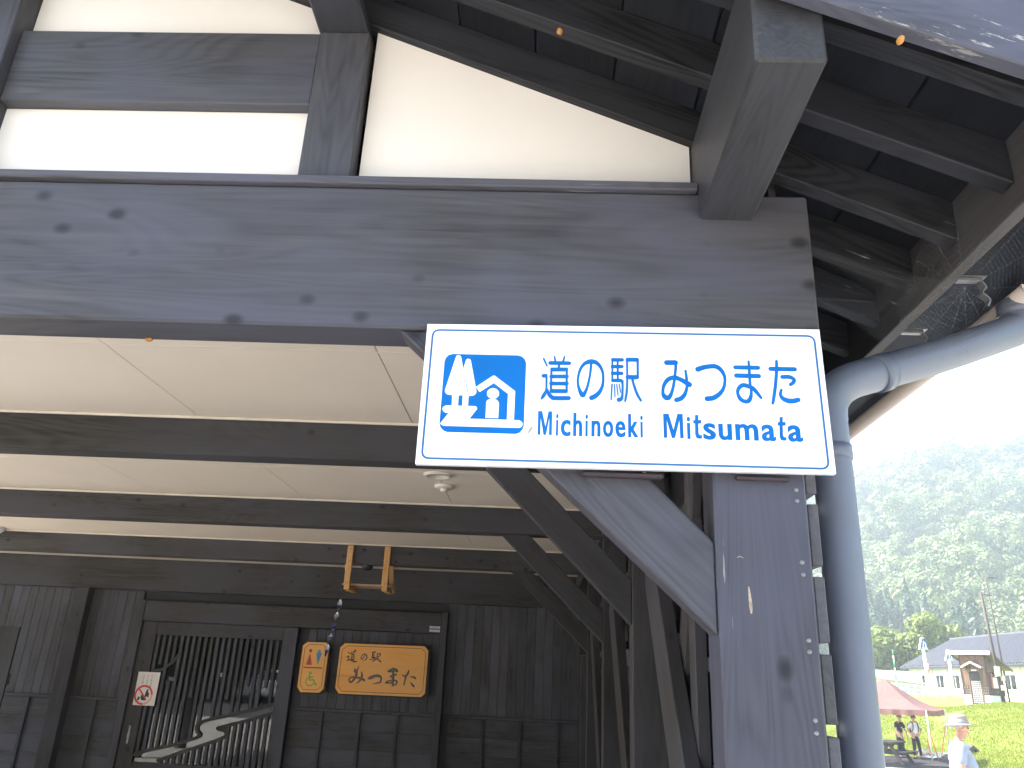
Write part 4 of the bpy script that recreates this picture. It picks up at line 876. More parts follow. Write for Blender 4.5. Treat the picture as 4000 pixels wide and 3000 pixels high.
# ------------------------------------------------------------------ hall with ribbed roof
HX0, HX1, HR, HY0, HY1 = 38.6, 51.0, 44.4, 46.0, 90.0
HB = gz(39, 80)-.3; HE, HT = 4.25, 7.3
hall = empty('hall', (HX0, 70, HB), 'long cream hall with dark ribbed metal gable roof behind the hut', 'building')
CREAM = plain('hall_cream_wall', (.78, .755, .66), .8, .3, nscale=1, namt=.04); RIBM = plain('hall_roof_metal', (.10, .10, .115), .45, .4, .2, nscale=.6, namt=.12)
WFR = plain('window_frame_white', (.75, .75, .72), .5)
prism('wall', [(HX0+.7, HB), (HX1-.7, HB), (HX1-.7, HE-.05), (HR+.2, HT-.3), (HX0+.7, HE-.05)], HY0+.6, HY1-.6, CREAM, hall, 0)
rl = prism('roof', [(HX0, HE), (HR, HT), (HR, HT+.14), (HX0, HE+.14)], HY0, HY1, RIBM, hall, 0)
prism('roof', [(HX1, HE), (HR, HT), (HR, HT+.14), (HX1, HE+.14)], HY0, HY1, RIBM, hall, 0)
sl = math.atan2(HT-HE, HR-HX0); LL = math.hypot(HT-HE, HR-HX0)
rib_me = box_me(LL, .13, .10, .02)
nr_ = int((HY1-HY0)/.45)
for i in range(nr_):
    ob('roof_rib', rib_me, RIBM, rl, ((HX0+HR)/2-.07, HY0+.25+i*.45, (HE+HT)/2+.17), (0, -sl, 0))
box('ridge_cap', HR-.2, HR+.2, HY0-.05, HY1+.05, HT+.12, HT+.26, RIBM, hall); box('eave_gutter', HX0-.12, HX0, HY0, HY1, HE-.10, HE+.06, BLACKM, hall)
for i, y in enumerate([61.5+3.05*k for k in range(9)]):
    wz = HB+1.55; wn = box('window', HX0+.63, HX0+.72, y-.75, y+.75, wz-.62, wz+.62, WFR, hall, .01)
    for s in (-.37, .37): box('pane', HX0+.60, HX0+.628, y+s-.32, y+s+.32, wz-.55, wz+.55, GLASS2, wn, 0)
    box('room_shade', HX0+.73, HX0+.76, y-.7, y+.7, wz-.6, wz+.6, ROOMD, wn, 0) if False else None
    box('mullion', HX0+.585, HX0+.63, y-.03, y+.03, wz-.6, wz+.6, WFR, wn, .005); box('sill', HX0+.55, HX0+.63, y-.82, y+.82, wz-.70, wz-.63, WFR, wn, .01)
    for s in (-1.4, ): box('wall_pilaster', HX0+.62, HX0+.70, y+s-.15, y+s+.15, HB, HE-.1, CREAM, hall, .01)
shed = empty('small_shed', (33.5, 82, gz(33.5, 82)), 'low pale shed with light sheet roof left of the red tent top', 'building')
sz = gz(33.5, 82); SHW = plain('shed_pale_sheet', (.62, .62, .60), .6)
box('wall', 31.5, 36.4, 80.5, 86, sz-.2, sz+2.0, SHW, shed); prism('roof', [(31.2, 3.05), (36.9, 2.62), (36.9, 2.72), (31.2, 3.25)], 80.1, 86.4, SIGNW, shed, 0)
for i in range(14): box('wall_rib', 31.6+.35*i, 31.66+.35*i, 80.45, 80.5, sz-.2, sz+2.0, SHW, shed, 0)

# ------------------------------------------------------------------ brown hut with lattice door
C0 = Vector((30.17, 57.0, 0)); fx = Vector((.714, -.70, 0)); sy = Vector((.70, .714, 0))
hz = 1.22; HA = math.atan2(fx.y, fx.x)
hut = empty('wooden_hut', (C0.x, C0.y, hz), 'small brown wooden hut with lattice door on the grass bank', 'hut', rz=HA)
# hut space: +x towards the near corner's right along the front, +y into the hut; front runs x in (-1.6, 0)
HW = wood('hut_brown_boards', 'Z', (.10, .055, .032), (.24, .14, .085), rough=.7, var=.3); HDK = wood('hut_dark_boards', 'X', (.03, .024, .02), (.09, .065, .05), rough=.7, var=.2)
PLW = plain('hut_plinth_white', (.78, .77, .74), .8)
D_ = 3.2; FW = 1.62
lbox('plinth', (-FW/2, D_/2, .30), (FW+.05, D_+.05, .62), PLW, hut)
lbox('back_wall', (-FW/2, D_-.03, 1.5), (FW, .06, 1.9), HW, hut)
for s, nm in ((-FW+.03, 'side_wall'), (-.03, 'side_wall')):
    bm = prism_bm([(0, .62), (D_, .62), (D_, 2.35), (0, 3.12)], -.03, .03); ob(nm, mesh_bm(nm, bm), HW, hut, (s, 0, 0), (0, 0, math.pi/2), local=True)
for i in range(12):
    x = -FW+.07+i*(FW/12)
    if -1.13 < x < -.42: lbox('wall_board', (x, -.012, 2.60), (FW/12-.008, .02, 1.0), HW, hut, bev=.002)
    else: lbox('wall_board', (x, -.012, 1.86), (FW/12-.008, .02, 2.48), HW, hut, bev=.002)
hd = lbox('door', (-.78, -.02, 1.02), (.70, .03, 1.98), ROOMD, hut); 
for i in range(7): lbox('lattice_bar', (-.30+.1*i, -.025, -.22), (.022, .02, 1.5), HDK, hd, bev=0)
for i in range(13): lbox('lattice_bar', (0, -.027, -.94+.118*i), (.66, .02, .022), HDK, hd, bev=0)
for i in range(6):
    for j in range(12): lbox('paper_square', (-.25+.1*i, -.014, -.88+.118*j), (.07, .006, .085), PLW, hd, bev=0)
lbox('door_frame', (-1.15, -.04, 1.05), (.06, .06, 2.1), HW, hut); lbox('door_frame', (-.41, -.04, 1.05), (.06, .06, 2.1), HW, hut); lbox('door_head', (-.78, -.04, 2.08), (.80, .06, .08), HW, hut)
for x0, x1 in ((-1.60, -1.19), (-.37, -.04)):
    n = 4 if x1-x0 > .35 else 3
    for i in range(n+1): lbox('lower_lattice', (x0+(x1-x0)*i/n, -.05, .92), (.03, .03, .56), HDK, hut, bev=0)
    for j in range(4): lbox('lower_lattice', ((x0+x1)/2, -.048, .66+.17*j), (x1-x0+.03, .03, .03), HDK, hut, bev=0)
    lbox('pale_infill', ((x0+x1)/2, -.03, .92), (x1-x0, .01, .52), plain('hut_infill', (.42, .30, .23), .7), hut, bev=0)
# shed roof falling towards the back, with pale fascia
ra = math.atan2(.77, D_)
lbox('roof', (-FW/2, D_/2+.05, 2.84), (FW+1.0, D_+1.3, .07), plain('hut_roof_sheet', (.33, .27, .23), .6), hut, (-ra, 0, 0))
lbox('roof_fascia', (-FW/2, -.60, 3.25), (FW+1.0, .05, .22), plain('hut_fascia_pale', (.72, .64, .56), .7), hut, (-ra, 0, 0))
lbox('roof_fascia', (.50, D_/2+.05, 2.80), (.05, D_+1.3, .16), HW, hut, (-ra, 0, 0)); lbox('roof_fascia', (-FW-.5, D_/2+.05, 2.80), (.05, D_+1.3, .16), HW, hut, (-ra, 0, 0))
for s in (-1, 1):   # little gable hood over the door
    lbox('hood_roof', (-.78+s*.30, -.30, 2.52), (.72, .62, .05), plain('hood_sheet', (.46, .38, .33), .7), hut, (0, s*math.radians(29), 0))
    lbox('hood_barge', (-.78+s*.30, -.63, 2.50), (.74, .04, .10), plain('hut_fascia_pale', (.7, .6, .5)), hut, (0, s*math.radians(29), 0))
    lbox('hood_post', (-.78+s*.42, -.25, 2.25), (.06, .4, .06), HW, hut)
lbox('door_lamp', (-.78, -.07, 2.17), (.34, .06, .07), SIGNW, hut)
wd = lbox('window', (.012, 1.35, 1.45), (.03, 1.15, .85), HDK, hut); lbox('pane', (.018, 0, 0), (.006, 1.03, .74), GLASS2, wd, bev=0)
lbox('window_hood', (.16, 1.35, 2.02), (.34, 1.5, .05), HDK, hut, (0, .35, 0)); lbox('corner_post', (-.02, .0, 1.85), (.10, .10, 2.5), HDK, hut); lbox('corner_post', (-FW+.02, .0, 1.85), (.10, .10, 2.5), HDK, hut)
for j in range(6): lbox('side_lattice', (.025, .30+.5*j, .86), (.03, .04, .5), HDK, hut, bev=0)
for j in range(2): lbox('side_lattice', (.03, 1.55, .70+.25*j), (.03, 2.9, .04), HDK, hut, bev=0)
lbox('wall_box', (.06, .38, 1.55), (.12, .30, .95), plain('hut_red_box', (.30, .10, .07), .6), hut)

# ------------------------------------------------------------------ poles, road signs, railing, banner
POLEB = plain('weathered_pole', (.045, .032, .027), .7)
def tilt_pole(name, label, cat, b, t_, r0, r1, mat):
    b = Vector(b); d = Vector(t_)-b; e = empty(name, b, label, cat)
    ob('shaft', tube_me('shaft', [(0, 0, -.4), d], [r0, r1], 10), mat, e, local=True); return e, d
up, d = tilt_pole('utility_pole', 'brown utility pole with meter boxes standing in front of the hut', 'pole', (30.2, 55.6, gz(30.2, 55.6)), (29.85, 55.6, 8.35), .12, .08, POLEB)
for z, s in ((3.15, (.26, .22, .62)), (2.75, (.2, .2, .3))): lbox('meter_box', (-.18 if z > 3 else .1, -.16, z-gz(31, 56.2)+.2), s, plain('meter_box', (.62, .56, .47), .6), up)
lbox('cross_stub', (0, 0, d.z-.15), (.4, .06, .06), POLEB, up); lbox('sign_plate', (0, -.16, .95), (.22, .03, .3), SIGNW, up)
up2, d = tilt_pole('lamp_mast', 'taller thin mast with a short arm rising behind the hut', 'pole', (36.3, 66, gz(36.3, 66)), (36.0, 66, 10.8), .08, .05, POLEB)
lbox('arm', (.25, 0, d.z), (.75, .08, .05), POLEB, up2)
WPOST = plain('white_post', (.80, .80, .78), .6); SBL = plain('road_sign_blue', (.03, .08, .28), .5)
def tri_sign(label, x, y, z1, s):
    b = gz(x, y); e = empty('triangular_road_sign', (x, y, b), label, 'road sign', 'triangular signs on white posts')
    ob('post', tube_me('post', [(0, 0, -.3), (0, 0, z1-b)], .11, 10), WPOST, e, local=True)
    for dx, mat, k in ((0, SBL, 1.0), ):
        T = [(-620*s, -560*s), (620*s, -560*s), (160*s, 620*s), (-160*s, 620*s)]
        ob('plate', poly_me('plate', T, 0, .12), WPOST, e, (0, -.13, z1-b), (0, 0, .35), local=True)
        ob('blue_face', poly_me('blue_face', [(a*.86, c*.86-10) for a, c in T]), mat, e, (.045, -.14, z1-b), (0, 0, .35), local=True)
        ob('white_symbol', strokes_me('white_symbol', [[(-150*s, -250*s, 170*s), (-60*s, 250*s, 110*s)], [(190*s, -250*s, 170*s), (110*s, 160*s, 120*s)], [(-330*s, -400*s, 110*s), (330*s, -400*s, 110*s)]]), WPOST, e, (.05, -.146, z1-b), (0, 0, .35), local=True)
tri_sign('larger triangular blue sign on a tall white post left of the hut', 31.2, 68, 5.55, .80)
tri_sign('smaller triangular blue sign on a white post against the hall roof', 34.6, 71, 4.9, .72)
def stripe_pole(label, x, y, z1, mat, r=.05):
    b = gz(x, y); e = empty('striped_snow_pole', (x, y, b), label, 'marker pole'); n = 8; h = (z1-b)/n
    for i in range(n): ob('band', tube_me('band', [(0, 0, h*i), (0, 0, h*(i+1))], r, 8), mat if i % 2 else WPOST, e, local=True)
stripe_pole('red and white striped snow pole in front of the hall', 33.0, 71.5, 4.55, plain('snow_pole_red', (.6, .10, .06), .6))
stripe_pole('green and white striped snow pole beside the small shed', 30.0, 71, 5.15, plain('snow_pole_green', (.05, .25, .12), .6))
rail = empty('white_railing', (32, 72, gz(32, 72)), 'white handrail on posts along the ramp in front of the hall', 'railing')
ra_, rb_ = Vector((28.6, 69.5, 1.55)), Vector((32.6, 68.5, 1.35))
for i in range(9):
    p = ra_.lerp(rb_, i/8); box('rail_post', p.x-.05, p.x+.05, p.y-.05, p.y+.05, p.z-.6, p.z+.95, WPOST, rail, .01)
for k in (.25, .55, .9): ob('rail', tube_me('rail', [tuple(ra_+Vector((0, -.06, k))), tuple(rb_+Vector((0, -.06, k)))], .04, 8), WPOST, rail)
fr2 = empty('bank_fence', (36, 62, gz(36, 62)), 'white rail fence at the right end of the grass bank', 'fence')
for i in range(4): box('fence_post', 34.4+i*1.1-.07, 34.4+i*1.1+.07, 60.0-i*.2, 60.14-i*.2, .9, 1.95, WPOST, fr2, .02)
for z in (1.3, 1.7): ob('fence_rail', tube_me('fence_rail', [(34.4, 60.05, z), (37.9, 59.4, z)], .05, 8), WPOST, fr2)
bn = empty('white_banner', (35.1, 60.8, gz(35, 60.8)), 'tall white cloth banner on a pole at the right edge behind the hut', 'banner')
v, f = [], []
for i in range(9):
    for j in range(4): v.append((.05+.24*j, .06*math.sin(i*.9+j), 1.0+i*.26))
for i in range(8):
    for j in range(3): f.append((i*4+j, i*4+j+1, (i+1)*4+j+1, (i+1)*4+j))
cl_ = ob('cloth', mesh_py('cloth', v, f, True), SIGNW, bn, local=True); cl_.modifiers.new('t', 'SOLIDIFY').thickness = .006
ob('pole', tube_me('pole', [(0, 0, -.2), (0, 0, 3.3)], .025, 8), WPOST, bn, local=True)

# ------------------------------------------------------------------ red tent, deck, picnic table
FR = Vector((16.75, 37.0, 0)); BR = Vector((19.35, 40.9, 0)); sd_ = (BR-FR); fd = Vector((-sd_.y, sd_.x, 0))
FL = FR+fd; BL = BR+fd; CEN = (FR+BL)/2; te = 1.03; tz = -1.2
tent = empty('red_tent', (CEN.x, CEN.y, tz), 'dusty red canopy tent with scalloped edge on thin poles', 'tent')
t = NT('tent_cloth'); nz = t.noise(t.coords(rand=False), 1.5, 3); cc = t.ramp(nz, [(.3, (.22, .115, .10)), (.7, (.26, .14, .122))])
tr = t.n('BsdfTranslucent'); t.l(t.mix(.0, cc, cc), tr.inputs[0]); mx = t.n('MixShader'); mx.inputs[0].default_value = .35
t.l(t.bsdf(cc, .6, .3), mx.inputs[1]); t.l(tr.outputs[0], mx.inputs[2]); TENT = t.done(mx.outputs[0])
cs = [FR, BR, BL, FL]; peak = Vector((CEN.x+.35, CEN.y, 2.28)); v, f = [], []; NG = 14
for s in range(4):
    a, b = cs[s], cs[(s+1) % 4]; base = len(v)
    for j in range(NG+1):
        for i in range(NG+1):
            e_ = a.lerp(b, i/NG); p = Vector((e_.x, e_.y, te)).lerp(peak, j/NG); k = j/NG
            p.z -= .22*math.sin(math.pi*k)*(1-.5*k)+.05*math.sin(math.pi*i/NG)*(1-k)-.012*math.sin(i*2.4+s)*math.sin(math.pi*k)
            v.append(p)
    for j in range(NG):
        for i in range(NG): f.append((base+j*(NG+1)+i, base+j*(NG+1)+i+1, base+(j+1)*(NG+1)+i+1, base+(j+1)*(NG+1)+i))
cp = ob('canopy', mesh_py('canopy', v, f, True), TENT, tent)
for s in range(4):
    a, b = cs[s], cs[(s+1) % 4]; v, f = [], []; n = 60
    for i in range(n+1):
        p = a.lerp(b, i/n); z0 = te-.05*math.sin(math.pi*i/n); v += [(p.x, p.y, z0+.003), (p.x+.03*math.sin(i), p.y+.03*math.cos(i*.7), z0-.20-.045*abs(math.sin(math.pi*i/6)))]
    for i in range(n): f.append((2*i, 2*i+1, 2*i+3, 2*i+2))
    ob('valance', mesh_py('valance', v, f, True), TENT, tent)
TPOLE = plain('tent_pole', (.62, .62, .58), .4, .5, .4); ORN = plain('orange_strap', (.75, .16, .03), .6)
for c in cs:
    ob('tent_pole', tube_me('tent_pole', [(c.x, c.y, gz(c.x, c.y)-.05), (c.x, c.y, te)], .028, 8), TPOLE, tent)
for a, b in (((16.75, 37.0, .35), (17.45, 37.9, -1.15)), ((16.95, 37.7, -.1), (17.35, 38.3, -1.1)), ((19.35, 40.9, .45), (18.3, 39.6, -1.1))):
    ob('guy_strap', tube_me('guy_strap', [a, b], .022, 6), ORN, tent)
DECKW = wood('deck_boards', 'X', (.012, .011, .011), (.04, .037, .036), rough=.7, var=.4)
dk = empty('timber_deck', (14, 37, -1.2), 'low dark timber deck under the picnic table and the two young men', 'deck', rz=math.radians(-8))
for i in range(13): lbox('deck_board', (0, -1.9+.33*i, .21), (6.0, .315, .05), DECKW, dk, bev=.006)
lbox('deck_edge', (0, -2.09, .10), (6.0, .04, .20), DECKW, dk); lbox('deck_edge', (3.02, .1, .10), (.04, 4.3, .20), DECKW, dk); lbox('deck_joist', (0, .2, .10), (5.8, .15, .16), DECKW, dk)
pt_ = empty('picnic_table', (14.5, 35.7, -.96), 'dark wooden picnic table with attached bench beside the two young men', 'picnic table', rz=math.radians(-40))
for i in range(5): lbox('table_plank', (-.32+.16*i, 0, .74), (.15, 1.7, .06), DECKW, pt_, bev=.006)
for s in (-1, 1):
    for i in range(2): lbox('bench_plank', (s*(.62+.13*i), 0, .42), (.12, 1.7, .04), DECKW, pt_, bev=.006)
    e2 = s*.62
    lbox('cross_rail', (0, e2, .67), (.75, .06, .12), DECKW, pt_); lbox('bench_rail', (0, e2+.05, .37), (1.55, .06, .13), DECKW, pt_)
    for k in (-1, 1): lbox('leg', (k*.42, e2-.05, .35), (.13, .06, .90), DECKW, pt_, (0, -k*math.radians(31), 0))

# ------------------------------------------------------------------ stream, rocks, grass
random.seed(21)
sp_ = []
for i in range(10):
    y = 39.2+i*.5; x = 18.3+(y-40)*.5+.5*math.sin(y*.6); sp_.append((x, y))
v, f = [], []
for x, y in sp_:
    for k in (-.85, -.4, 0, .4, .85): v.append((x+k, y, ground_z(x, y)+.40+.05*mnoise.noise((x+k, y*2, 1))))
for i in range(len(sp_)-1):
    for k in range(4): f.append((i*5+k, i*5+k+1, (i+1)*5+k+1, (i+1)*5+k))
t = NT('stream_water'); vv = t.coords((1, 1, 1), rand=False); n = t.noise(vv, 2.2, 5, .7, .6)
wc = t.ramp(n, [(.46, (.03, .042, .048)), (.72, (.34, .37, .40))]); t.done(t.bsdf(wc, .12, .6, bump=n, bstr=.5, bdist=.06))
wtr = ob('stream', mesh_py('stream', v, f, True), t.m); tag(wtr, kind='structure')
ROCK = plain('stream_rock', (.09, .085, .08), .85, .3, nscale=3, namt=.5, bump=.3)
rock_me = []
for k in range(5):
    bm = bmesh.new(); bmesh.ops.create_icosphere(bm, subdivisions=2, radius=1)
    for q in bm.verts:
        q.co *= 1+.38*mnoise.noise(q.co*1.3+Vector((k*7, 0, 0))); q.co.z *= .7
    rock_me.append(mesh_bm('rock', bm))
pal = ['flat', 'rounded', 'jagged', 'lumpy', 'tilted']
for i in range(20):
    x, y = sp_[i % 10]; s = -1 if i % 2 else 1; rx = x+s*random.uniform(.6, 1.3); ry = y+random.uniform(-.3, .3); r = random.uniform(.2, .42)
    o = ob('rock', rock_me[i % 5], ROCK, None, (rx, ry, ground_z(rx, ry)+r*.45), (random.uniform(-.3, .3), random.uniform(-.3, .3), random.uniform(0, 6))); o.scale = (r, r*random.uniform(.8, 1.2), r)
    tag(o, 'grey rock lining the edge of the small stream', 'rock', 'rocks along the stream')
# blades over the bank, too many to count
rg_ = np.random.RandomState(3); P = []
while len(P) < 70000:
    x = rg_.uniform(12, 34); y = rg_.uniform(29, 62)
    if not (.33 < x/y < .66): continue
    q = bank_q(x, y)
    if q < -1.5+rg_.uniform(-1, 1): continue
    if abs(x-(18.3+(y-40)*.5+.5*math.sin(y*.6))) < 1.15 and y < 44.4: continue
    if x > 27.5 and y > 56.5: continue
    P.append((x, y, ground_z(x, y)))
P = np.array(P); n = len(P); a = rg_.uniform(0, 6.28, n); h = rg_.uniform(.04, .11, n)*(1+.9*(rg_.uniform(size=n) > .96)); w = .022
u = np.stack([np.cos(a), np.sin(a), 0*a], 1)*w; ln = np.stack([rg_.normal(size=n)*.35*h, rg_.normal(size=n)*.35*h, h], 1)
Q = np.stack([P-u-np.array((0, 0, .03)), P+u-np.array((0, 0, .03)), P+u*.25+ln, P-u*.25+ln], 1).reshape(-1, 3)
gr = ob('grass', quads_mesh('grass', Q), foliage('grass_blades', (.19, .23, .025), (.23, .265, .03), (.28, .29, .05), .3, .45)); tag(gr, 'sunlit short grass covering the bank', 'grass', kind='stuff')

# ------------------------------------------------------------------ people
SKIN = plain('skin', (.46, .25, .165), .55, .4, nscale=14, namt=.08); HAIR = plain('black_hair', (.012, .010, .010), .45, .5, nscale=40, namt=.4)
def skinned(name, joints, edges, mat, parent, sub=2):
    """continuous surface grown round a skeleton: joints {name: (x, y, z, r[, ry])}"""
    ks = list(joints); me = bpy.data.meshes.new(name)
    me.from_pydata([joints[k][:3] for k in ks], [(ks.index(a), ks.index(b)) for a, b in edges], []); me.update()
    o = ob(name, me, mat, parent, local=True)
    m = o.modifiers.new('skin', 'SKIN'); m.use_smooth_shade = True; m.branch_smoothing = .4
    for i, k in enumerate(ks):
        sv = me.skin_vertices[0].data[i]; j = joints[k]; sv.radius = (j[3], j[4] if len(j) > 4 else j[3]); sv.use_root = (i == 0); sv.use_loose = False
    s = o.modifiers.new('sub', 'SUBSURF'); s.levels = sub; s.render_levels = sub
    return o
def blob(name, fn, mat, parent, sub=3, smooth=True):
    bm = bmesh.new(); bmesh.ops.create_icosphere(bm, subdivisions=sub, radius=1)
    for q in bm.verts: q.co = Vector(fn(q.co.copy()))
    return ob(name, mesh_bm(name, bm, smooth), mat, parent, local=True)
def chain(names): return list(zip(names, names[1:]))
def fingers(J, E, tag_, wrist, knuck, d, side, curl):
    """five unequal fingers rooted in the palm; thumb from the side near its base"""
    w = Vector(wrist); k = Vector(knuck); d = Vector(d).normalized(); side = Vector(side).normalized(); cv = Vector(curl).normalized()
    J[tag_+'palm'] = (*(w.lerp(k, .55)), .036, .022); E.append((tag_+'wr', tag_+'palm'))
    for i, (off, L) in enumerate(((-.03, .078), (-.01, .086), (.01, .08), (.03, .062))):
        b = k+side*off; m = b+d*L*.5+cv*L*.12; t_ = b+d*L*.85+cv*L*.5
        J[f'{tag_}f{i}a'] = (*b, .011); J[f'{tag_}f{i}b'] = (*m, .0095); J[f'{tag_}f{i}c'] = (*t_, .008)
        E += [(tag_+'palm', f'{tag_}f{i}a'), (f'{tag_}f{i}a', f'{tag_}f{i}b'), (f'{tag_}f{i}b', f'{tag_}f{i}c')]
    b = w.lerp(k, .35)-side*.042; J[tag_+'t0'] = (*b, .013); J[tag_+'t1'] = (*(b+d*.035-side*.014+cv*.01), .010); E += [(tag_+'palm', tag_+'t0'), (tag_+'t0', tag_+'t1')]
def person(label, loc, rz, P, cols, hat=None, bag=False, scale=1.0):
    """standing person facing -y in own space; P gives elbows, wrists, feet and head turn"""
    e = empty('person', loc, label, 'person', rz=rz); e.scale = (scale,)*3
    hd = Vector(P.get('head', (0, -.03, 1.62))); hy = P.get('turn', 0.0); lean = P.get('lean', 0.0)
    J = {'pel': (0, 0, .95, .15, .11), 'wst': (0, -.01+lean*.3, 1.10, .14, .10), 'chs': (0, lean*.7, 1.32, .165, .115), 'nkb': (0, lean, 1.455, .075, .07), 'nk': (hd.x*.5, hd.y*.5+lean*.5, 1.51, .052, .052)}
    E = chain(['pel', 'wst', 'chs', 'nkb', 'nk'])
    sh = P.get('belly', 0)
    if sh: J['wst'] = (0, -.06*sh, 1.08, .165, .185); J['chs'] = (0, -.01, 1.30, .175, .165)
    for s, n in ((-1, 'l'), (1, 'r')):
        J[n+'sh'] = (s*.175, lean*.85, 1.405, .066, .066); J[n+'el'] = (*P[n+'el'], .043); J[n+'wr'] = (*P[n+'wr'], .029)
        E += [('chs', n+'sh'), (n+'sh', n+'el'), (n+'el', n+'wr')]
        J[n+'hip'] = (s*.085, 0, .90, .095); J[n+'kn'] = (*P[n+'kn'], .060); J[n+'an'] = (*P[n+'an'], .042); J[n+'to'] = (P[n+'an'][0]+s*.02, P[n+'an'][1]-.15, P[n+'an'][2]-.045, .034)
        E += [('pel', n+'hip'), (n+'hip', n+'kn'), (n+'kn', n+'an'), (n+'an', n+'to')]
        w = Vector(P[n+'wr']); d = (w-Vector(P[n+'el'])).normalized(); side = Vector(P.get(n+'side', (0, 1, 0))); fingers(J, E, n, w, w+d*.085, d, side, P.get(n+'curl', (-s, -.4, 0)))
    # the head belongs to the same surface: skull, jaw, nose, ears
    f = Vector((math.sin(hy), -math.cos(hy), 0)); rt = Vector((math.cos(hy), math.sin(hy), 0))
    J['skull'] = (*(hd+f*-.012+Vector((0, 0, .045))), .082, .092); J['top'] = (*(hd+f*-.01+Vector((0, 0, .105))), .060, .066); J['jaw'] = (*(hd+f*.022+Vector((0, 0, -.045))), .056, .060)
    J['chin'] = (*(hd+f*.062+Vector((0, 0, -.082))), .028); J['nose'] = (*(hd+f*.105+Vector((0, 0, -.002))), .013); J['earl'] = (*(hd-rt*.083+Vector((0, 0, .0))), .016); J['earr'] = (*(hd+rt*.083), .016)
    E += [('nk', 'jaw'), ('jaw', 'skull'), ('skull', 'top'), ('jaw', 'chin'), ('skull', 'nose'), ('skull', 'earl'), ('skull', 'earr')]
    body = skinned('body', J, E, SKIN, e)
    for s in (-1, 1):
        blob('eye', lambda c, s=s: hd+f*(.082+.008*c.x)+rt*(s*.031+.013*c.y)+Vector((0, 0, .022+.008*c.z)), BLACK, e, 1)
        blob('eyebrow', lambda c, s=s: hd+f*(.086+.006*c.x)+rt*(s*.032+.020*c.y)+Vector((0, 0, .042+.005*c.z)), HAIR, e, 1)
    blob('mouth', lambda c: hd+f*(.083+.006*c.x)+rt*(.022*c.y)+Vector((0, 0, -.047+.005*c.z)), plain('lips', (.30, .10, .08), .5), e, 1)
    # shirt with short sleeves
    S = {'wst0': (0, 0, .93, .165, .125), 'wst': (*J['wst'][:3], J['wst'][3]+.018, J['wst'][4]+.02), 'chs': (*J['chs'][:3], J['chs'][3]+.012, J['chs'][4]+.014), 'nkb': (*J['nkb'][:3], .083, .078)}
    if sh: S['wst0'] = (0, -.04, .90, .175, .185)
    SE = chain(['wst0', 'wst', 'chs', 'nkb'])
    for s, n in ((-1, 'l'), (1, 'r')):
        sp0 = Vector(J[n+'sh'][:3]); el = Vector(P[n+'el']); S[n+'sh'] = (*sp0, .079); S[n+'slv'] = (*sp0.lerp(el, .78), .066); SE += [('chs', n+'sh'), (n+'sh', n+'slv')]
    shirt = skinned('shirt', S, SE, cols['shirt'], e)
    T = {'wb': (0, 0, 1.0, .148, .112), 'pel': (0, 0, .92, .158, .12)}; TE = [('wb', 'pel')]
    for s, n in ((-1, 'l'), (1, 'r')):
        T[n+'hip'] = (s*.088, 0, .86, .098); T[n+'kn'] = (*P[n+'kn'], .074); a_ = Vector(P[n+'an']); T[n+'an'] = (a_.x, a_.y, a_.z+.02, .060); TE += [('pel', n+'hip'), (n+'hip', n+'kn'), (n+'kn', n+'an')]
    skinned('trousers', T, TE, cols['trousers'], e)
    for s, n in ((-1, 'l'), (1, 'r')):
        a_ = P[n+'an']; blob('shoe', lambda c, a_=a_, s=s: (a_[0]+s*.01+.048*c.x, a_[1]-.055+.145*c.y, max(.0, a_[2]-.05+(.055-.02*max(0, -c.y))*c.z)), cols.get('shoe', BLACK), e, 2)
    def hairf(c):
        k = 1.0+.05*mnoise.noise(c*5); p = Vector((c.x*.108*k, c.y*.122*k, c.z*.118*k))
        if c.y < -.25 and c.z < .30: p.y = max(p.y, -.05)
        if c.z < -.25: p.z = max(p.z, -.045); p.x *= .93; p.y = max(p.y, -.01)
        q = rt*p.x+(-f)*p.y+Vector((0, 0, p.z)); return hd+q+Vector((0, 0, .062))-f*.012
    blob('hair', hairf, cols.get('hair', HAIR), e, 3)
    if hat:
        prof = [(.158, -.014), (.163, -.008), (.148, .003), (.108, .014), (.104, .03), (.098, .085), (.090, .105), (.06, .116), (.001, .118)]
        h = ob('hat', lathe_me('hat', prof, 36), hat, e, tuple(hd-f*.01+Vector((0, 0, .062))), (P.get('hat_tilt', (-.10))*1.0, 0, hy), local=True); h.scale = (.93, 1.08, 1)
        h.modifiers.new('t', 'SOLIDIFY').thickness = .004
        ob('hat_band', lathe_me('hat_band', [(.107, .012), (.1075, .034), (.1065, .035)], 36), plain('hat_band', (.30, .26, .22), .7), h, (0, 0, .002), local=True)
    if bag:
        for s in (-1, 1):
            ob('backpack_strap', tube_me('backpack_strap', crom([(s*.09, .13, 1.30), (s*.105, .09, 1.46), (s*.11, -.02, 1.49), (s*.115, -.125, 1.40), (s*.12, -.145, 1.25), (s*.15, -.08, 1.10), (s*.15, .12, 1.05)], 4), .020, 8), BLACK, e, local=True)
        blob('backpack', lambda c: (.15*max(-.9, min(.9, c.x*1.3)), .20+.085*max(-.8, min(.8, c.y*1.2)), 1.24+.21*max(-.9, min(.9, c.z*1.25))), BLACK, e, 3)
    return e
BLK = plain('black_tee', (.012, .012, .014), .8, .2, nscale=12, namt=.3); WHT = plain('white_tee', (.62, .60, .60), .8, .2, nscale=10, namt=.05); DKT = plain('dark_trousers', (.014, .015, .020), .8, .2, nscale=12, namt=.3)
PALE = plain('pale_blue_shirt', (.25, .29, .355), .75, .2, nscale=10, namt=.05); TAN = plain('khaki_trousers', (.34, .29, .22), .8, .2); HATM = plain('sun_hat', (.26, .225, .20), .8, .2, nscale=30, namt=.06); GREYH = plain('grey_hair', (.30, .29, .28), .6)
zm = -.97
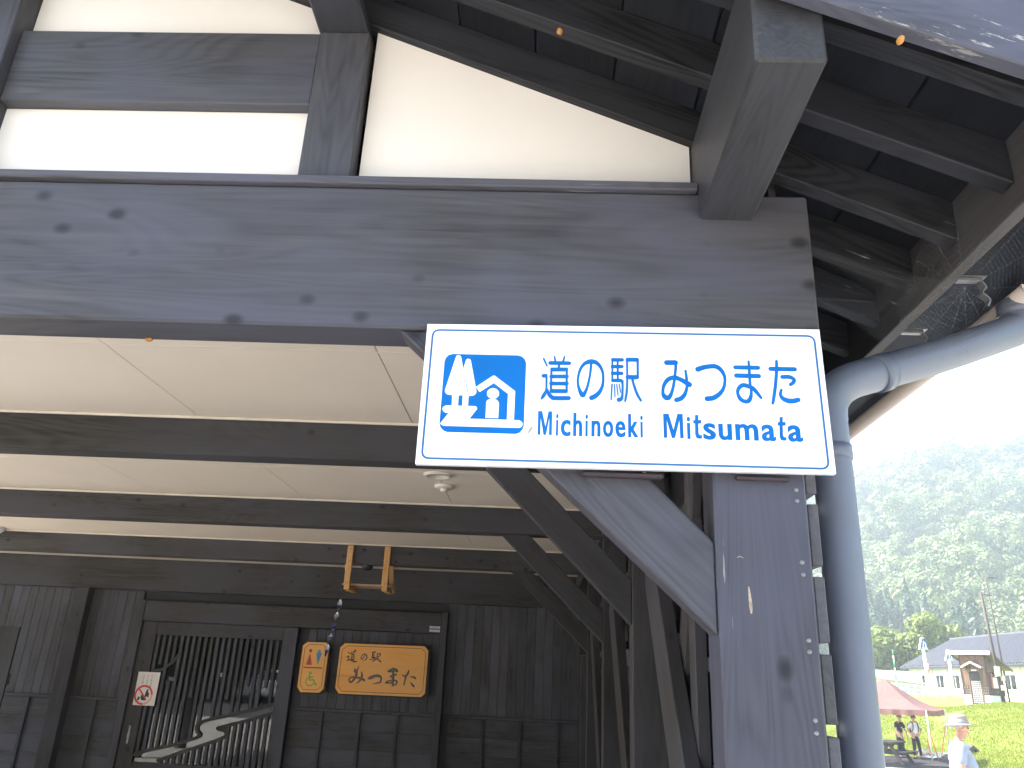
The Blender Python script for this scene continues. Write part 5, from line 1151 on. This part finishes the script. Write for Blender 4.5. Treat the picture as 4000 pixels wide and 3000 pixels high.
m1 = person('young man in black T-shirt leaning over the picnic table under the tent', (16.0, 38.2, zm), math.radians(20), dict(lel=(-.255, -.10, 1.12), lwr=(-.22, -.26, .90), rel=(.26, -.08, 1.12), rwr=(.235, -.20, .88), lkn=(-.09, -.02, .49), lan=(-.10, .03, .09), rkn=(.09, -.03, .49), ran=(.11, .04, .09), head=(0, -.10, 1.60), turn=-.7, lean=-.05), dict(shirt=BLK, trousers=DKT))
ob('shirt_print', poly_me('shirt_print', [(-25, 20), (25, 20), (25, -25), (-25, -25)]), WHT, m1, (.03, -.145, 1.22), local=True)
m2 = person('young man in white T-shirt with dark backpack, hands on hips, under the tent', (16.62, 38.1, zm), math.radians(8), dict(lel=(-.27, .03, 1.12), lwr=(-.20, -.10, .93), rel=(.37, .04, 1.16), rwr=(.17, -.10, 1.00), rcurl=(-1, 0, -.2), lkn=(-.10, -.04, .49), lan=(-.12, .02, .09), rkn=(.13, -.03, .49), ran=(.20, .03, .09), head=(-.02, -.07, 1.60), turn=-.35, lean=-.03), dict(shirt=WHT, trousers=DKT), bag=True)
near = person('older man in pale blue shirt and brimmed sun hat walking in the lower right corner', (5.46, 11.3, -.41), math.radians(75), dict(lel=(-.24, .04, 1.10), lwr=(-.245, -.10, .86), rel=(.24, .05, 1.10), rwr=(.245, -.06, .85), lkn=(-.09, -.10, .50), lan=(-.09, -.12, .09), rkn=(.09, .06, .50), ran=(.09, .22, .11), head=(0, -.06, 1.59), turn=.0, belly=1.0, hat_tilt=-.05), dict(shirt=PALE, trousers=TAN, hair=GREYH), hat=HATM, scale=1.02)

# ------------------------------------------------------------------ white car across the car park (seen in the door glass)
car = empty('parked_car', (-11.0, -19.0, gz(0, -5)), 'white car parked behind the viewer, reflected at the right of the door glass', 'car', rz=.25)
CARW = plain('car_white', (.75, .75, .75), .25, .6, namt=.01)
def car_sec(name, prof, w0, w1, mat):
    v, f = [], []; n = len(prof)
    for s in (-1, 1):
        for x, z in prof: k = w0 if z < .95 else w1; v.append((x, s*k, z))
    f.append(tuple(range(n))[::-1]); f.append(tuple(range(n, 2*n)))
    for i in range(n): j = (i+1) % n; f.append((i, j, n+j, n+i))
    bm = bmesh.new(); vs = [bm.verts.new(p) for p in v]
    for q in f: bm.faces.new([vs[i] for i in q])
    bmesh.ops.recalc_face_normals(bm, faces=bm.faces); bmesh.ops.bevel(bm, geom=bm.edges[:], offset=.04, segments=2, affect='EDGES')
    return ob(name, mesh_bm(name, bm, True), mat, car, local=True)
car_sec('body', [(-2.0, .35), (2.0, .35), (2.05, .70), (1.9, .88), (1.0, .97), (.45, 1.42), (-.9, 1.47), (-1.7, 1.05), (-2.05, .95)], .82, .66, CARW)
car_sec('window_band', [(.88, 1.0), (.42, 1.36), (-.85, 1.41), (-1.5, 1.05)], .835, .70, GLASS2)
for x in (-1.25, 1.25):
    for s in (-1, 1):
        wh = ob('wheel', tube_me('wheel', [(0, -.1, 0), (0, .1, 0)], .31, 20), BLACK, car, (x, s*.76, .31), local=True); ob('rim', lathe_me('rim', [(.19, 0), (.17, .01), (.05, .02)], 16), STEEL, wh, (0, s*.101, 0), (-s*math.pi/2, 0, 0), local=True)
for s in (-1, 1): lbox('headlight', (2.0, s*.6, .72), (.10, .30, .14), SIGNW, car)

# ------------------------------------------------------------------ haze
hz_ = NT('air_haze'); vol = hz_.n('VolumePrincipled'); vol.inputs['Color'].default_value = (.82, .90, 1.0, 1); vol.inputs['Density'].default_value = .00095; vol.inputs['Anisotropy'].default_value = .35
hz_.l(vol.outputs[0], hz_.out.inputs['Volume'])
haze = ob('haze', box_me(1500, 1700, 240, 0), hz_.m, None, (250, 550, 112)); tag(haze, kind='stuff', label='thin bright summer haze over the valley', cat='haze')
